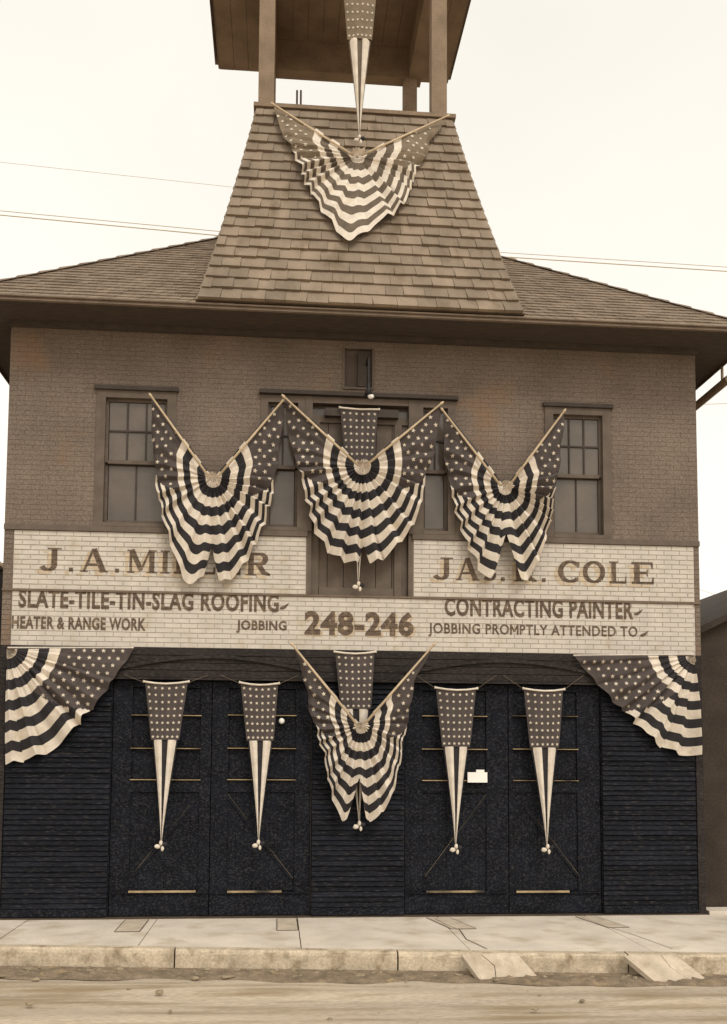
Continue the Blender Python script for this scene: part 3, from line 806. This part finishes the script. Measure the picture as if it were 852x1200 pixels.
    for k in range(nst):
        for s in range(sub): vs.append(ed[k]+(ed[k+1]-ed[k])*s/sub)
    vs.append(1.0)
    vs[0] = .02
    idx = {}
    for i in range(NA+1):
        f = i/NA; a = A0+(A1-A0)*f
        vm = 1+.01*math.sin(phase(f)*.5)
        for sa, sw_, sv in slits:
            ca = sa; dd = abs(a-ca)/sw_
            if dd < 1: vm = min(vm, sv+(1-sv)*dd**1.3)
        for k, v in enumerate(vs):
            idx[i, k] = len(mb.v); mb.v.append(Sf(a, min(v, vm)))
    for i in range(NA):
        f = (i+.5)/NA
        for k in range(NR_):
            p = [idx[i, k], idx[i, k+1], idx[i+1, k+1], idx[i+1, k]]
            q0, q1 = Vector(mb.v[p[0]]), Vector(mb.v[p[1]]); q2, q3 = Vector(mb.v[p[2]]), Vector(mb.v[p[3]])
            if (q1-q0).length < 1e-6 and (q2-q3).length < 1e-6: continue
            s_ = k//sub
            vv = (k+.5)/NR_; inc = s_ >= 5 and (f < cb(vv, cant[0]) or f > 1-cb(vv, cant[1]))
            mb.f.append(tuple(p)); mb.mi.append(2 if inc else (0 if s_ % 2 == 0 else 1))
    build(mb, 'cloth', [M['white'], M['veileddark'] if veiled else M['dark'], M['veiledcanton'] if veiled else M['canton']], root, smooth=True)  # tower cloth takes the stripe and canton colours paled for glare
    # printed stars follow the folds
    sb = MB()
    def yat(x, z):
        a = math.atan2(z-cz, x-cx)
        while a < A0-.05: a += 2*math.pi
        while a > A1+.3: a -= 2*math.pi
        v = inv_rad(min(max(a, A0), A1), math.hypot(x-cx, z-cz)); return ybase(z)+yoff(a, v)-.009
    Rm = max(o[1] for o in out); n = int(Rm/starstep)+2; row = 0
    for iz in range(-n, n+1):
        for ix in range(-n, n+1):
            x = cx+(ix+(.5 if iz % 2 else 0))*starstep*.92+rnd.uniform(-.01, .01); z = cz+iz*starstep*.74+rnd.uniform(-.01, .01)
            a = math.atan2(z-cz, x-cx)
            while a < A0-.0: a += 2*math.pi
            if a > A1: continue
            f = (a-A0)/(A1-A0); v = inv_rad(a, math.hypot(x-cx, z-cz))
            if   .5 < v < .965 and ((.007 < f < cb(v, cant[0])-.022) or (1-cb(v, cant[1])+.022 < f < .993)):
                add_star(sb, x, z, .032*rnd.uniform(.85, 1.1), yat, rnd.uniform(-.3, .3))
    if sb.v: build(sb, 'printed_stars', M['star'], root, kind='stuff')
    # gathered rosette
    g = MB(); n = 17; rr = .12; yr = ybase(cz)+(yp if poles else 0)-.035
    full = 2*math.pi if poles else (A1-A0); s0 = A0
    for i in range(n):
        f0, f1 = i/n, (i+1)/n; fm = (f0+f1)/2+rnd.uniform(-.008, .008); R_ = rr*rnd.uniform(.62, 1.12)
        if poles and math.sin(s0+full*fm) > .55: R_ *= .55
        a0, a1, am = s0+full*f0, s0+full*f1, s0+full*fm; h_ = rnd.uniform(.015, .045)
        C_ = (cx, yr-.012, cz)
        P_ = lambda a, r, y: (cx+r*math.cos(a), yr+y, cz+r*math.sin(a))
        g.poly([C_, P_(a0, R_*.8, .018), P_(am, R_, -h_)]); g.poly([C_, P_(am, R_, -h_), P_(a1, R_*.8, .018)])
    build(g, 'rosette', M['white'], root)
    if poles:
        for (x, y), sgn in ((outl[0], -1), (outl[-1], 1)):
            t = at(x, y, Yf(None, y)+yp); b_ = at(cen[0]+sgn*5, cen[1]-2, Yf(None, cen[1])+yp-.03)
            d_ = (t-b_).normalized(); t = t+d_*.05
            q = MB(); q.tube([b_, b_.lerp(t, .5), t-d_*.06, t-d_*.05, t-d_*.02, t], [.017, .016, .013, .02, .016, .004], 8)
            build(q, 'pole', M['pole'], root, smooth=True)
    else:
        a, b = outl[0], outl[-1]
        tip = a if cant[0] > 0 else b
        q = MB(); p0, p1 = at(cen[0], cen[1]-2, -.06), at(tip[0], tip[1]-1, -.06)
        q.tube([p0, p1], .012, 6); build(q, 'top_tape', M['white'], root)
    return root
def flat(Y):
    return lambda z, y: (False if z == 'tilt' else Y)
SB = 3*math.pi/2
G = 'fans of flag bunting on crossed poles'
bunting('flag bunting fan left of the loft door, its tips over the J.A.MILLER panel', (250, 561),
    [(177, 464), (178.5, 485), (180, 521.5), (183, 552), (189, 589), (197, 625), (206, 656), (219, 684), (226, 687), (236, 674), (248, 672), (258, 684), (273, 674), (291, 653), (303.6, 628), (314, 595), (320.4, 558), (326.5, 521.5), (331, 470)],
    flat(-.15), slits=[(SB-.005, .075, .66)], seed=3, group=G)
bunting('wide flag bunting fan in front of the loft door, over the window group', (424.5, 547),
    [(333, 465), (336.6, 491.5), (345.8, 531), (353.4, 558.7), (362.6, 595), (373, 626), (388.5, 647), (407, 658), (417.5, 662), (434, 663), (452.6, 653), (471, 633), (486, 607.5), (495, 577), (500, 552.6), (510.5, 513), (517, 473)],
    flat(-.19), slits=[(SB+.02, .06, .80)], seed=5, group=G)
bunting('flag bunting fan right of the loft door, its tips over the JAS. R. COLE panel', (591.7, 571),
    [(518.6, 480.5), (520.7, 514), (525.6, 551.6), (533, 584.6), (541, 617.7), (553.7, 650.7), (571, 677), (579, 682), (588, 668), (600, 668), (610, 681), (618, 677), (632, 655), (642.6, 622), (646.7, 584.6), (652, 560), (657, 522.6), (661, 482)],
    flat(-.15), slits=[(SB+.0, .16, .52)], seed=8, group=G)
bunting('flag bunting fan between the garage doors, hung below the painted 248-246', (422.7, 850),
    [(343, 756), (352, 778), (362, 813), (371, 852), (381.5, 884), (386.8, 915.5), (395.6, 950), (401, 968), (410, 955), (420, 948), (429, 964), (443, 957.7), (457, 936.6), (464, 905), (471, 869.7), (478, 831), (485, 796), (508, 756)],
    flat(-.24), slits=[(SB-.03, .10, .58)], seed=12, group=G)
def tiltY(z, y):
    if z == 'tilt': return True
    # lies over the leaning slates of the tower
    if z is None:
        yy = YT
        for _ in range(3):
            zz = at(420, y, yy).z; yy = face_y(zz)-.14
        return yy
    return face_y(z)-.14
def face_y(z):
    t = min(max((z-ZB)/(ZT-ZB), 0), 1); return pr(t)[2]
bunting('flag bunting fan on the slate face of the bell tower', (418.7, 184),
    [(320, 122), (326, 143), (340.8, 172.5), (353, 197), (368, 226.8), (382.7, 253), (397, 272), (410, 290), (424, 274), (440, 262), (466.5, 244), (481, 217), (488.7, 194.7), (503.5, 162.7), (524, 136)],
    tiltY, seed=15, group=G, yp=-.09, veiled=True, cant=(.17, .17), starstep=.15)
G2 = 'quarter fans of bunting under the ends of the painted strip'
bunting('quarter fan of bunting under the left end of the painted strip', (9, 761),
    [(5.3, 894.4), (28, 892.6), (53, 885.6), (81, 862.7), (98.6, 838), (120, 813), (141, 785), (156.7, 760)],
    flat(-.10), seed=21, group=G2, poles=False, cant=(0, .46), pleats=7, amp=.06)
bunting('quarter fan of bunting under the right end of the painted strip', (813, 769),
    [(672, 769), (694, 794), (716, 817), (738, 839), (755, 857), (774, 873.7), (793, 883), (807, 885), (820.5, 884.7)],
    flat(-.10), seed=24, group=G2, poles=False, cant=(.46, 0), pleats=7, amp=.06)

# ------------------------------------------------------------------ tapered star banners
def banner(label, tl_, tr_, ys, bl_2, br_2, tip, Y, lean=0.0, cord=None, yk=None, cols=6, rws=8, veiled=False):
    a, b = at(*tl_, Y), at(*tr_, Y); c, d = at(bl_2, ys, Y), at(br_2, ys, Y); t = at(*tip, Y)
    root = empty('star_banner', ((a.x+b.x)/2, Y, (a.z+b.z)/2), label, 'banner', 'tapered star banners')
    w0 = (b-a).length; cz = .03
    def S1(u, v):      # star field; u across, v down
        l_ = a.lerp(c, v); r_ = b.lerp(d, v); p = l_.lerp(r_, u)
        k = 1-(2*u-1)**2
        return Vector((p.x, p.y-.05*k*(1-.3*v)+.006*math.sin(u*14+v*5), p.z-cz*k*(1-v)+.0))
    q = MB(); nu, nv = 16, 12
    for j in range(nv+1):
        for i in range(nu+1): q.v.append(tuple(S1(i/nu, j/nv)))
    for j in range(nv):
        for i in range(nu): k = j*(nu+1)+i; q.f.append((k, k+nu+1, k+nu+2, k+1)); q.mi.append(0)
    build(q, 'star_field', M['veiledcanton'] if veiled else M['canton'], root, smooth=True)
    q = MB()
    for j in range(rws):
        for i in range(cols):
            u, v = (i+.5)/cols, (j+.55)/rws
            p = S1(u, v); n0 = len(q.v); r = .0235
            pts = [(p.x, p.y-.006, p.z)]
            for dx, dz in star2d(r): 
                u2 = u+dx/((b.x-a.x)*(1-v)+(d.x-c.x)*v); p2 = S1(min(max(u2, 0), 1), v); pts.append((p2.x, p2.y-.006, p.z+dz))
            q.v += pts
            for k in range(10): q.f.append((n0, n0+1+k, n0+1+(k+1) % 10)); q.mi.append(0)
    build(q, 'printed_stars', M['star'], root, kind='stuff')
    # stripes drawn together to the knot
    wb = (d-c)
    def S2(u, v):
        w = (1-v)**1.15*.86+.05
        mid = c.lerp(d, .5).lerp(t, v); x = (u-.5)*wb.x*w
        fold = .022*math.cos(2*math.pi*u*2)*(1-.6*v)
        k = 1-(2*u-1)**2
        return (mid.x+x, Y-.03*k*(1-v)+fold-.005, mid.z)
    q = MB(); cuts = [0, .06, .38, .62, .94, 1]; cols_ = [1, 0, 1, 0, 1]; nv = 16
    us = []
    for s in range(5):
        n = 2 if s in (0, 4) else 4
        for i in range(n): us.append((cuts[s]+(cuts[s+1]-cuts[s])*i/n, cols_[s]))
    us.append((1, None)); nu = len(us)-1
    for j in range(nv+1):
        for u, _ in us: q.v.append(S2(u, j/nv))
    for j in range(nv):
        for i in range(nu): k = j*(nu+1)+i; q.f.append((k, k+nu+1, k+nu+2, k+1)); q.mi.append(us[i][1])
    build(q, 'stripes', [M['white'], M['veileddark'] if veiled else M['dark']], root, smooth=True)
    # rod, following the sag
    q = MB(); q.tube([S1(u, 0)+Vector((0, -.012, .012)) for u in (-.04, 0, .25, .5, .75, 1, 1.04)], [.02, .014, .013, .013, .013, .014, .02], 8)
    build(q, 'rod', M['white'], root, smooth=True)
    # bow
    q = MB()
    for s, m_ in ((-1, 0), (1, 1)):
        q.ball((t.x+s*.045, Y-.03, t.z-.06+.015*s), (.042, .022, .03), 8, 5, m_, .12)
    q.ball((t.x, Y-.035, t.z-.03), (.025, .025, .035), 8, 5, 0, .1)
    q.ball((t.x+.02, Y-.03, t.z-.10), (.02, .015, .035), 8, 5, 0, .15)
    build(q, 'bow', [M['white'], M['dark']], root, smooth=True)
    if cord:
        q = MB()
        for p0, s in ((S1(0, 0), cord[0]), (S1(1, 0), cord[1])):
            q.tube([p0, (p0+Vector(s))*.5+Vector((0, 0, -.0)), s], .0025, 5)
        build(q, 'cord', M['cord'], root)
    return root
def thread(px0, px1, py, Y=-.06):
    a, b = at(px0, py, Y), at(px1, py, Y); return (a, b)
for lab, tl_, tr_, ys, l2, r2, tip, Y in (
    ('star banner on the first garage door leaf, leftmost of the four on the doors', (170, 800), (220, 800), 867, 177, 210, (189, 985), -.10),
    ('star banner on the second garage door leaf, beside a white glare disc', (282, 801), (326, 802), 868, 289, 321, (303, 984), -.10),
    ('star banner on the third garage door leaf, beside the white card', (511, 807), (558, 808), 875, 518, 551, (534, 989), -.10),
    ('star banner on the fourth garage door leaf, rightmost of the four on the doors', (614, 808), (660, 809), 876, 621, 655, (641, 989), -.10)):
    e0 = at(tl_[0]-24, 791, -.056); e1 = at(tr_[0]+24, 791, -.056)
    banner(lab, tl_, tr_, ys, l2, r2, tip, Y, cord=(e0, e1))
banner('star banner behind the bunting fan under the painted 248-246', (393, 765), (439, 765), 831, 399, 435, (421, 962), -.12, rws=8)
banner('star banner on the loft door, behind the widest bunting fan', (399, 479), (443, 481), 552, 405, 437, (420, 682), -.08, rws=9)
ztop = 13.75
tb = banner('star banner hanging from the belfry, its point over the tower bunting', (401, -27), (443, -25), 47, 407, 436, (421, 160), YT-.55, rws=8, veiled=True,
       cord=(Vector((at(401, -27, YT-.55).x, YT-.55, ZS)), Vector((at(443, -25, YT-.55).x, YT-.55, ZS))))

# ------------------------------------------------------------------ small things on the front
q = MB(); a = at(432, 452, -.35)
q.tube([(a.x, .0, a.z+.42), (a.x, -.18, a.z+.44), (a.x, -.34, a.z+.38), (a.x, -.35, a.z+.05)], .016, 6)
lp = empty('bracket_lamp', (a.x, -.02, a.z+.4), 'small hanging lamp on an iron bracket above the loft door banner', 'lamp')
build(q, 'bracket', M['iron'], lp)
q = MB(); q.tube([(a.x, -.35, a.z+.08), (a.x, -.35, a.z+.03), (a.x, -.35, a.z-.05), (a.x, -.35, a.z-.13)], [.015, .022, .03, .06], 12); build(q, 'lamp_shade', M['iron'], lp, smooth=True)
q = MB(); q.ball((a.x+.03, -.36, a.z-.15), (.045, .035, .035), 10, 8); build(q, 'globe', M['porcelain'], lp, smooth=True)
q = MB(); a = at(548, 905, -.005); b = at(571, 917, -.005); q.box(a.x, b.x, -.012, .02, b.z, a.z)
a2 = at(559, 902, -.005); q.box(a2.x-.01, a2.x+.10, -.010, .02, a.z+.001, a2.z)
tag(build(q, 'notice_card', M['card'], origin=(a.x, 0, b.z)), 'blank white card fixed to the third garage door leaf', 'card')
q = MB(); a = at(330, 845, .0); q.tube([(a.x, .05, a.z), (a.x, .0, a.z), (a.x, -.03, a.z), (a.x, -.045, a.z)], [.02, .02, .04, .022], 14)  # added white disc stands for a spot of glare, no hardware there
tag(build(q, 'glare_disc', M['porcelain'], smooth=True, origin=(a.x, .05, a.z)), 'small white disc added for a spot of glare on the second garage door leaf', 'glare')
# curved iron bracket with an insulator at the left corner
a = at(4, 648, .1); q = MB()
q.tube([at(-8, 638, .05), at(-2, 658, .05), at(6, 666, .05), at(14, 663, .05), at(17, 652, .05), at(17, 645, .05)], .022, 8)
q.ball(at(17, 641, .05), (.045, .045, .06), 10, 6)
tag(build(q, 'wire_bracket', M['trimlight'], smooth=True, origin=at(4, 660, .1)), 'pale curved wire bracket at the left corner of the brick wall', 'bracket')

# ------------------------------------------------------------------ ground
GZ = -.235
def kline(x): return -1.82+(x+4.21)*(-2.68+1.82)/(3.74+4.21)      # kerb edge, not quite parallel to the front
q = MB(); n = 60
q.box(-900, 900, -900, 900, GZ-.5, GZ)
tag(build(q, 'ground', M['road']), kind='structure')
# road surface with shallow wheel ruts
q = MB(); nx, ny = 90, 70; X0_, X1_, Y0_, Y1_ = -14, 14, -12.5, -1.2
def rz_(x, y):
    s = y-kline(x); z = GZ+.012
    z += .016*math.sin(s*5.2+.5*math.sin(x*.6))+.010*math.sin(s*11+x*.4)+random.uniform(-.0025, .0025)
    z += .03*math.exp(-((s+.25)/.25)**2)*(.6+.4*math.sin(x*3+1)*math.sin(x*1.3))
    return z
for j in range(ny+1):
    t = j/ny; y = Y1_+(Y0_-Y1_)*t**1.6
    for i in range(nx+1): x = X0_+(X1_-X0_)*i/nx; q.v.append((x, y, rz_(x, y)))
for j in range(ny):
    for i in range(nx): k = j*(nx+1)+i; q.f.append((k, k+nx+1, k+nx+2, k+1)); q.mi.append(0)
tag(build(q, 'road', M['road'], smooth=True), kind='structure')
# gutter dirt
q = MB(); nx, ny = 260, 8
for j in range(ny+1):
    for i in range(nx+1):
        x = -9+18*i/nx; s = -.02-.50*j/ny; e = min(j, ny-j)/ny
        q.v.append((x, kline(x)+s+.05*math.sin(x*2.3)*j/ny+.03*math.sin(x*7)*j/ny, GZ+.018+.03*e+random.uniform(0, .03)*(1 if 0 < j < ny else 0)+(.02 if j == 0 else 0)))
for j in range(ny):
    for i in range(nx): k = j*(nx+1)+i; q.f.append((k, k+nx+1, k+nx+2, k+1)); q.mi.append(0)
tag(build(q, 'gutter_dirt', M['dirt']), 'dark loose dirt along the foot of the kerb', 'dirt', kind='stuff')
q = MB()
for i in range(420):
    x = random.uniform(-8, 8); s = -abs(random.gauss(.16, .14))-.03; r = random.choice((.008, .012, .016, .024, .035))
    if random.random() < .12: s -= random.uniform(.3, 3)
    y = kline(x)+s; q.ball((x, y, GZ+.035+r*.2), (r*random.uniform(.8, 1.7), r, r*.6), 6, 4, 0, .2)
tag(build(q, 'gutter_gravel', M['stone']), 'pale pebbles and crumbs of stone lying in the gutter', 'gravel', kind='stuff')
# sidewalk slabs
sb = MB(); sb.poly([(-16, kline(-16)+.16, -.03), (16, kline(16)+.16, -.03), (16, 1.5, -.03), (-16, 1.5, -.03)])
sidewalk = tag(build(sb, 'sidewalk', M['crack']), kind='structure')
joints = [-16, -12, -8.4, -6.0, -4.35, -2.70, -.87, 1.0, 3.02, 5.0, 7.2, 9.6, 12.5, 16]
for i in range(len(joints)-1):
    a, b = joints[i]+.006, joints[i+1]-.006; h = -.0+random.uniform(-.003, .003)
    q = MB(); y0a, y0b = kline(a)+.165, kline(b)+.165; yb_ = -.021 if -4.8 < (a+b)/2 < 4.8 else .5
    q.hexa([(a, y0a, -.12), (b, y0b, -.12), (b, yb_, -.12), (a, yb_, -.12)], [(a, y0a, h-.004), (b, y0b, h), (b, yb_, h), (a, yb_, h)])
    build(q, 'paving_slab', M['walk'], sidewalk)
# patched plates let into the slabs before the doors
for (x0, x1, sk) in ((-3.10, -2.80, .0), (-1.14, -.88, .0), (.90, 1.22, .12), (2.92, 3.2, .1)):
    q = MB(); y0, y1, z = -.95, -.10, .005
    pts = [(x0+sk, y0), (x1+sk, y0), (x1-sk*.5, y1), (x0-sk*.5, y1)]
    q.poly([(x, y, z) for x, y in pts]); o = build(q, 'patch', M['patch'], sidewalk)
    e = MB()
    for i in range(4):
        p, r = Vector((*pts[i], z+.004)), Vector((*pts[(i+1) % 4], z+.004)); d_ = (r-p).normalized()*.0; n_ = Vector((-(r-p).y, (r-p).x, 0)).normalized()*.0045
        e.quad(p-n_, r-n_, r+n_, p+n_)
    build(e, 'patch_joint', M['crack'], o)
# cracks
def crack(pts, z, par, w=.007):
    q = MB(); 
    for i in range(len(pts)-1):
        p, r = Vector((*pts[i], z+i*.0002)), Vector((*pts[i+1], z+i*.0002)); n_ = Vector((-(r-p).y, (r-p).x, 0)).normalized()*w
        q.quad(p-n_, r-n_, r+n_*.7, p+n_*.7)
    return build(q, 'crack', M['crack'], par)
crack([(.95, -.2), (1.02, -.7), (1.12, -1.0), (1.08, -1.6), (1.2, -2.2)], .005, sidewalk)
crack([(-4.4, -.5), (-4.1, -.35), (-3.9, -.25)], .005, sidewalk, .005)
crack([(2.95, -.1), (3.02, -.8), (3.15, -1.3), (3.3, -2.3)], .005, sidewalk, .005)
# kerb stones
kb = MB(); kb.hexa([(-16, kline(-16)+.02, GZ), (16, kline(16)+.02, GZ), (16, kline(16)+.15, GZ), (-16, kline(-16)+.15, GZ)], [(-16, kline(-16)+.02, -.02), (16, kline(16)+.02, -.02), (16, kline(16)+.15, -.02), (-16, kline(-16)+.15, -.02)])
kerb = tag(build(kb, 'curb', M['crack']), kind='structure')
xj = ground(205, 1112).x
kj = [xj-11, xj-8.2, xj-5.4, xj-2.6, xj, xj+2.45, xj+4.95, xj+7.4, xj+10, xj+13]
for i in range(len(kj)-1):
    a, b = kj[i]+.009, kj[i+1]-.009; n = 14; dz = random.uniform(-.006, .004)
    q = MB(); ring = []
    for k in range(n+1):
        x = a+(b-a)*k/n; y = kline(x); j1, j2 = random.uniform(-.008, .008), random.uniform(-.006, .006)
        ring.append([(x, y-.012+j1, GZ-.02), (x, y-.004+j1*.8, -.05), (x, y+.003+j2, -.018+dz), (x, y+.025+j2*.5, .002+dz), (x, y+.155, .004+dz), (x, y+.155, GZ)])
    for r in ring: q.v += r
    for k in range(n):
        for m_ in range(5): p = k*6+m_; q.f.append((p, p+6, p+7, p+1)); q.mi.append(0)
    q.f.append(tuple(range(6))); q.mi.append(0); q.f.append(tuple(n*6+z for z in range(6))[::-1]); q.mi.append(0)
    build(q, 'curb_stone', M['kerb'], kerb)
# loose ramp slabs leaning on the kerb
def ramp(label, tl_, tr_, br_3, bl_3, cr):
    a, b = ground(*tl_, .012), ground(*tr_, .012); zb = GZ+.035
    c, d = ground(*br_3, zb), ground(*bl_3, zb)
    root = empty('ramp_slab', ((a+b+c+d)/4), label, 'ramp', 'loose slabs leaning on the kerb as ramps')
    root.location.z = GZ; OFF[root] = root.location.copy()
    def P(u, v): return a.lerp(b, u).lerp(d.lerp(c, u), v)
    dn = Vector((0, .015, -.05))
    for lft, rgt in cr:          # (u at the top, middle, bottom) of the left and right edge of a broken piece
        vs_ = (0, .5, 1); n_ = 3
        Lp = [P(lft[k], vs_[k]+random.uniform(-.01, .01)*(k == 2)) for k in range(3)]; Rp = [P(rgt[k], vs_[k]) for k in range(3)]
        tilt = Vector((0, 0, random.uniform(-.008, .006)))
        q = MB(); top = [p+tilt for p in Lp]+[p+tilt for p in Rp[::-1]]; bot = [p+dn for p in top]
        q.poly(top); q.poly(bot[::-1])
        for k in range(6): j = (k+1) % 6; q.quad(bot[k], bot[j], top[j], top[k])
        build(q, 'slab_piece', M['ramp'], root)
    return root
ramp('cracked ramp slab leaning on the curb, left of the two', (541, 1119), (605, 1117), (629, 1144), (562, 1148),
     [((0, 0, 0), (.34, .42, .28)), ((.355, .435, .295), (1, 1, 1))])
ramp('cracked ramp slab leaning on the curb, right of the two', (731, 1120), (790, 1118), (829, 1148), (768, 1151),
     [((0, 0, 0), (.72, .60, .66)), ((.735, .615, .675), (1, 1, 1))])

# ------------------------------------------------------------------ neighbours
nl = empty('neighbouring_building', (-8, .5, 0), 'dark low building beyond the left corner of the brick building', 'building')
zt = at(4, 668, .6).z
boxpart('wall', M['plaster'], nl, -14, XL-.09, .6, 9, 0, zt); boxpart('parapet', M['nroof'], nl, -14.05, XL-.07, .55, 9.05, zt+.002, zt+.09)
q = MB(); q.box(-14, XL-.004, .1, .598, 0, 2.9); build(q, 'yard_wall', M['plaster'], nl)
nr = empty('neighbouring_building', (8, .4, 0), 'dark gabled shed beyond the right corner of the brick building', 'building')
e0, e1 = at(822, 741, .4), at(856, 725, .4)
sl = (e1.z-e0.z)/(e1.x-e0.x); xa = XR+.03; xm = xa+4.2; xe = xa+8.4; za = e0.z-(e0.x-xa)*sl; zm_ = za+sl*4.2
q = MB(); q.poly([(xa, 0.4, 0), (xe, 0.4, 0), (xe, 0.4, za), (xm, 0.4, zm_), (xa, 0.4, za)]); q.poly([(xa, 12, 0), (xa, 12, za), (xm, 12, zm_), (xe, 12, za), (xe, 12, 0)])
q.quad((xa, 12, 0), (xa, 0.4, 0), (xa, 0.4, za), (xa, 12, za)); q.quad((xe, 0.4, 0), (xe, 12, 0), (xe, 12, za), (xe, 0.4, za))
build(q, 'wall', M['nroof'], nr)
q = MB(); t_ = Vector((0, 0, .1))
for p0, p1 in ((Vector((xa-.02, 0, za-.006)), Vector((xm, 0, zm_))), (Vector((xm, 0, zm_)), Vector((xe+.2, 0, za-.05)))):
    f = [Vector((p0.x, .25, p0.z)), Vector((p1.x, .25, p1.z)), Vector((p1.x, 12.2, p1.z)), Vector((p0.x, 12.2, p0.z))]
    q.hexa([v+Vector((0, 0, .002)) for v in f], [v+t_ for v in f])
build(q, 'roof', M['nroof'], nr)
boxpart('door', M['plaster'], nr, xa+1.5, xa+3.5, 0.35, 0.398, 0, 2.3)
q = MB(); q.box(XR+.05, 14, .0, .345, -.1, .05); build(q, 'entrance_step', M['walk'], nr)

# ------------------------------------------------------------------ overhead wires, far behind
def wire(name, pts, r, Y, label, grp):
    a, b = at(*pts[0], Y), at(*pts[1], Y); d_ = b-a; a2 = a-d_*pts[2]; b2 = b+d_*pts[3]
    q = MB(); n = 24; P_ = []
    for i in range(n+1):
        t = i/n; p = a2.lerp(b2, t); P_.append(p)
    q.tube(P_, r, 5); return tag(build(q, name, M['wire'], origin=a2), label, 'wire', grp)
gW = 'overhead wires behind the building'
wire('overhead_wire', ((0, 247), (255, 271), 3, .9), .010, 14, 'upper of the close pair of overhead wires left of the tower', gW)
wire('overhead_wire', ((0, 252), (255, 276), 3, .9), .014, 14, 'lower of the close pair of overhead wires left of the tower', gW)
wire('overhead_wire', ((0, 190), (270, 219), 3, .9), .006, 16, 'faint highest overhead wire left of the tower', gW)
wire('overhead_wire', ((590, 296), (852, 313), .9, 3), .009, 14, 'upper of the close pair of overhead wires right of the tower', gW)
wire('overhead_wire', ((590, 301), (852, 318), .9, 3), .014, 14, 'lower of the close pair of overhead wires right of the tower', gW)
wire('overhead_wire', ((815, 474), (852, 473), 1, 10), .008, 12, 'thin wire beyond the right edge of the brick wall', gW)
wire('overhead_wire', ((818, 690), (852, 702), 1, 10), .005, 12, 'faint low wire above the right neighbour roof', gW)
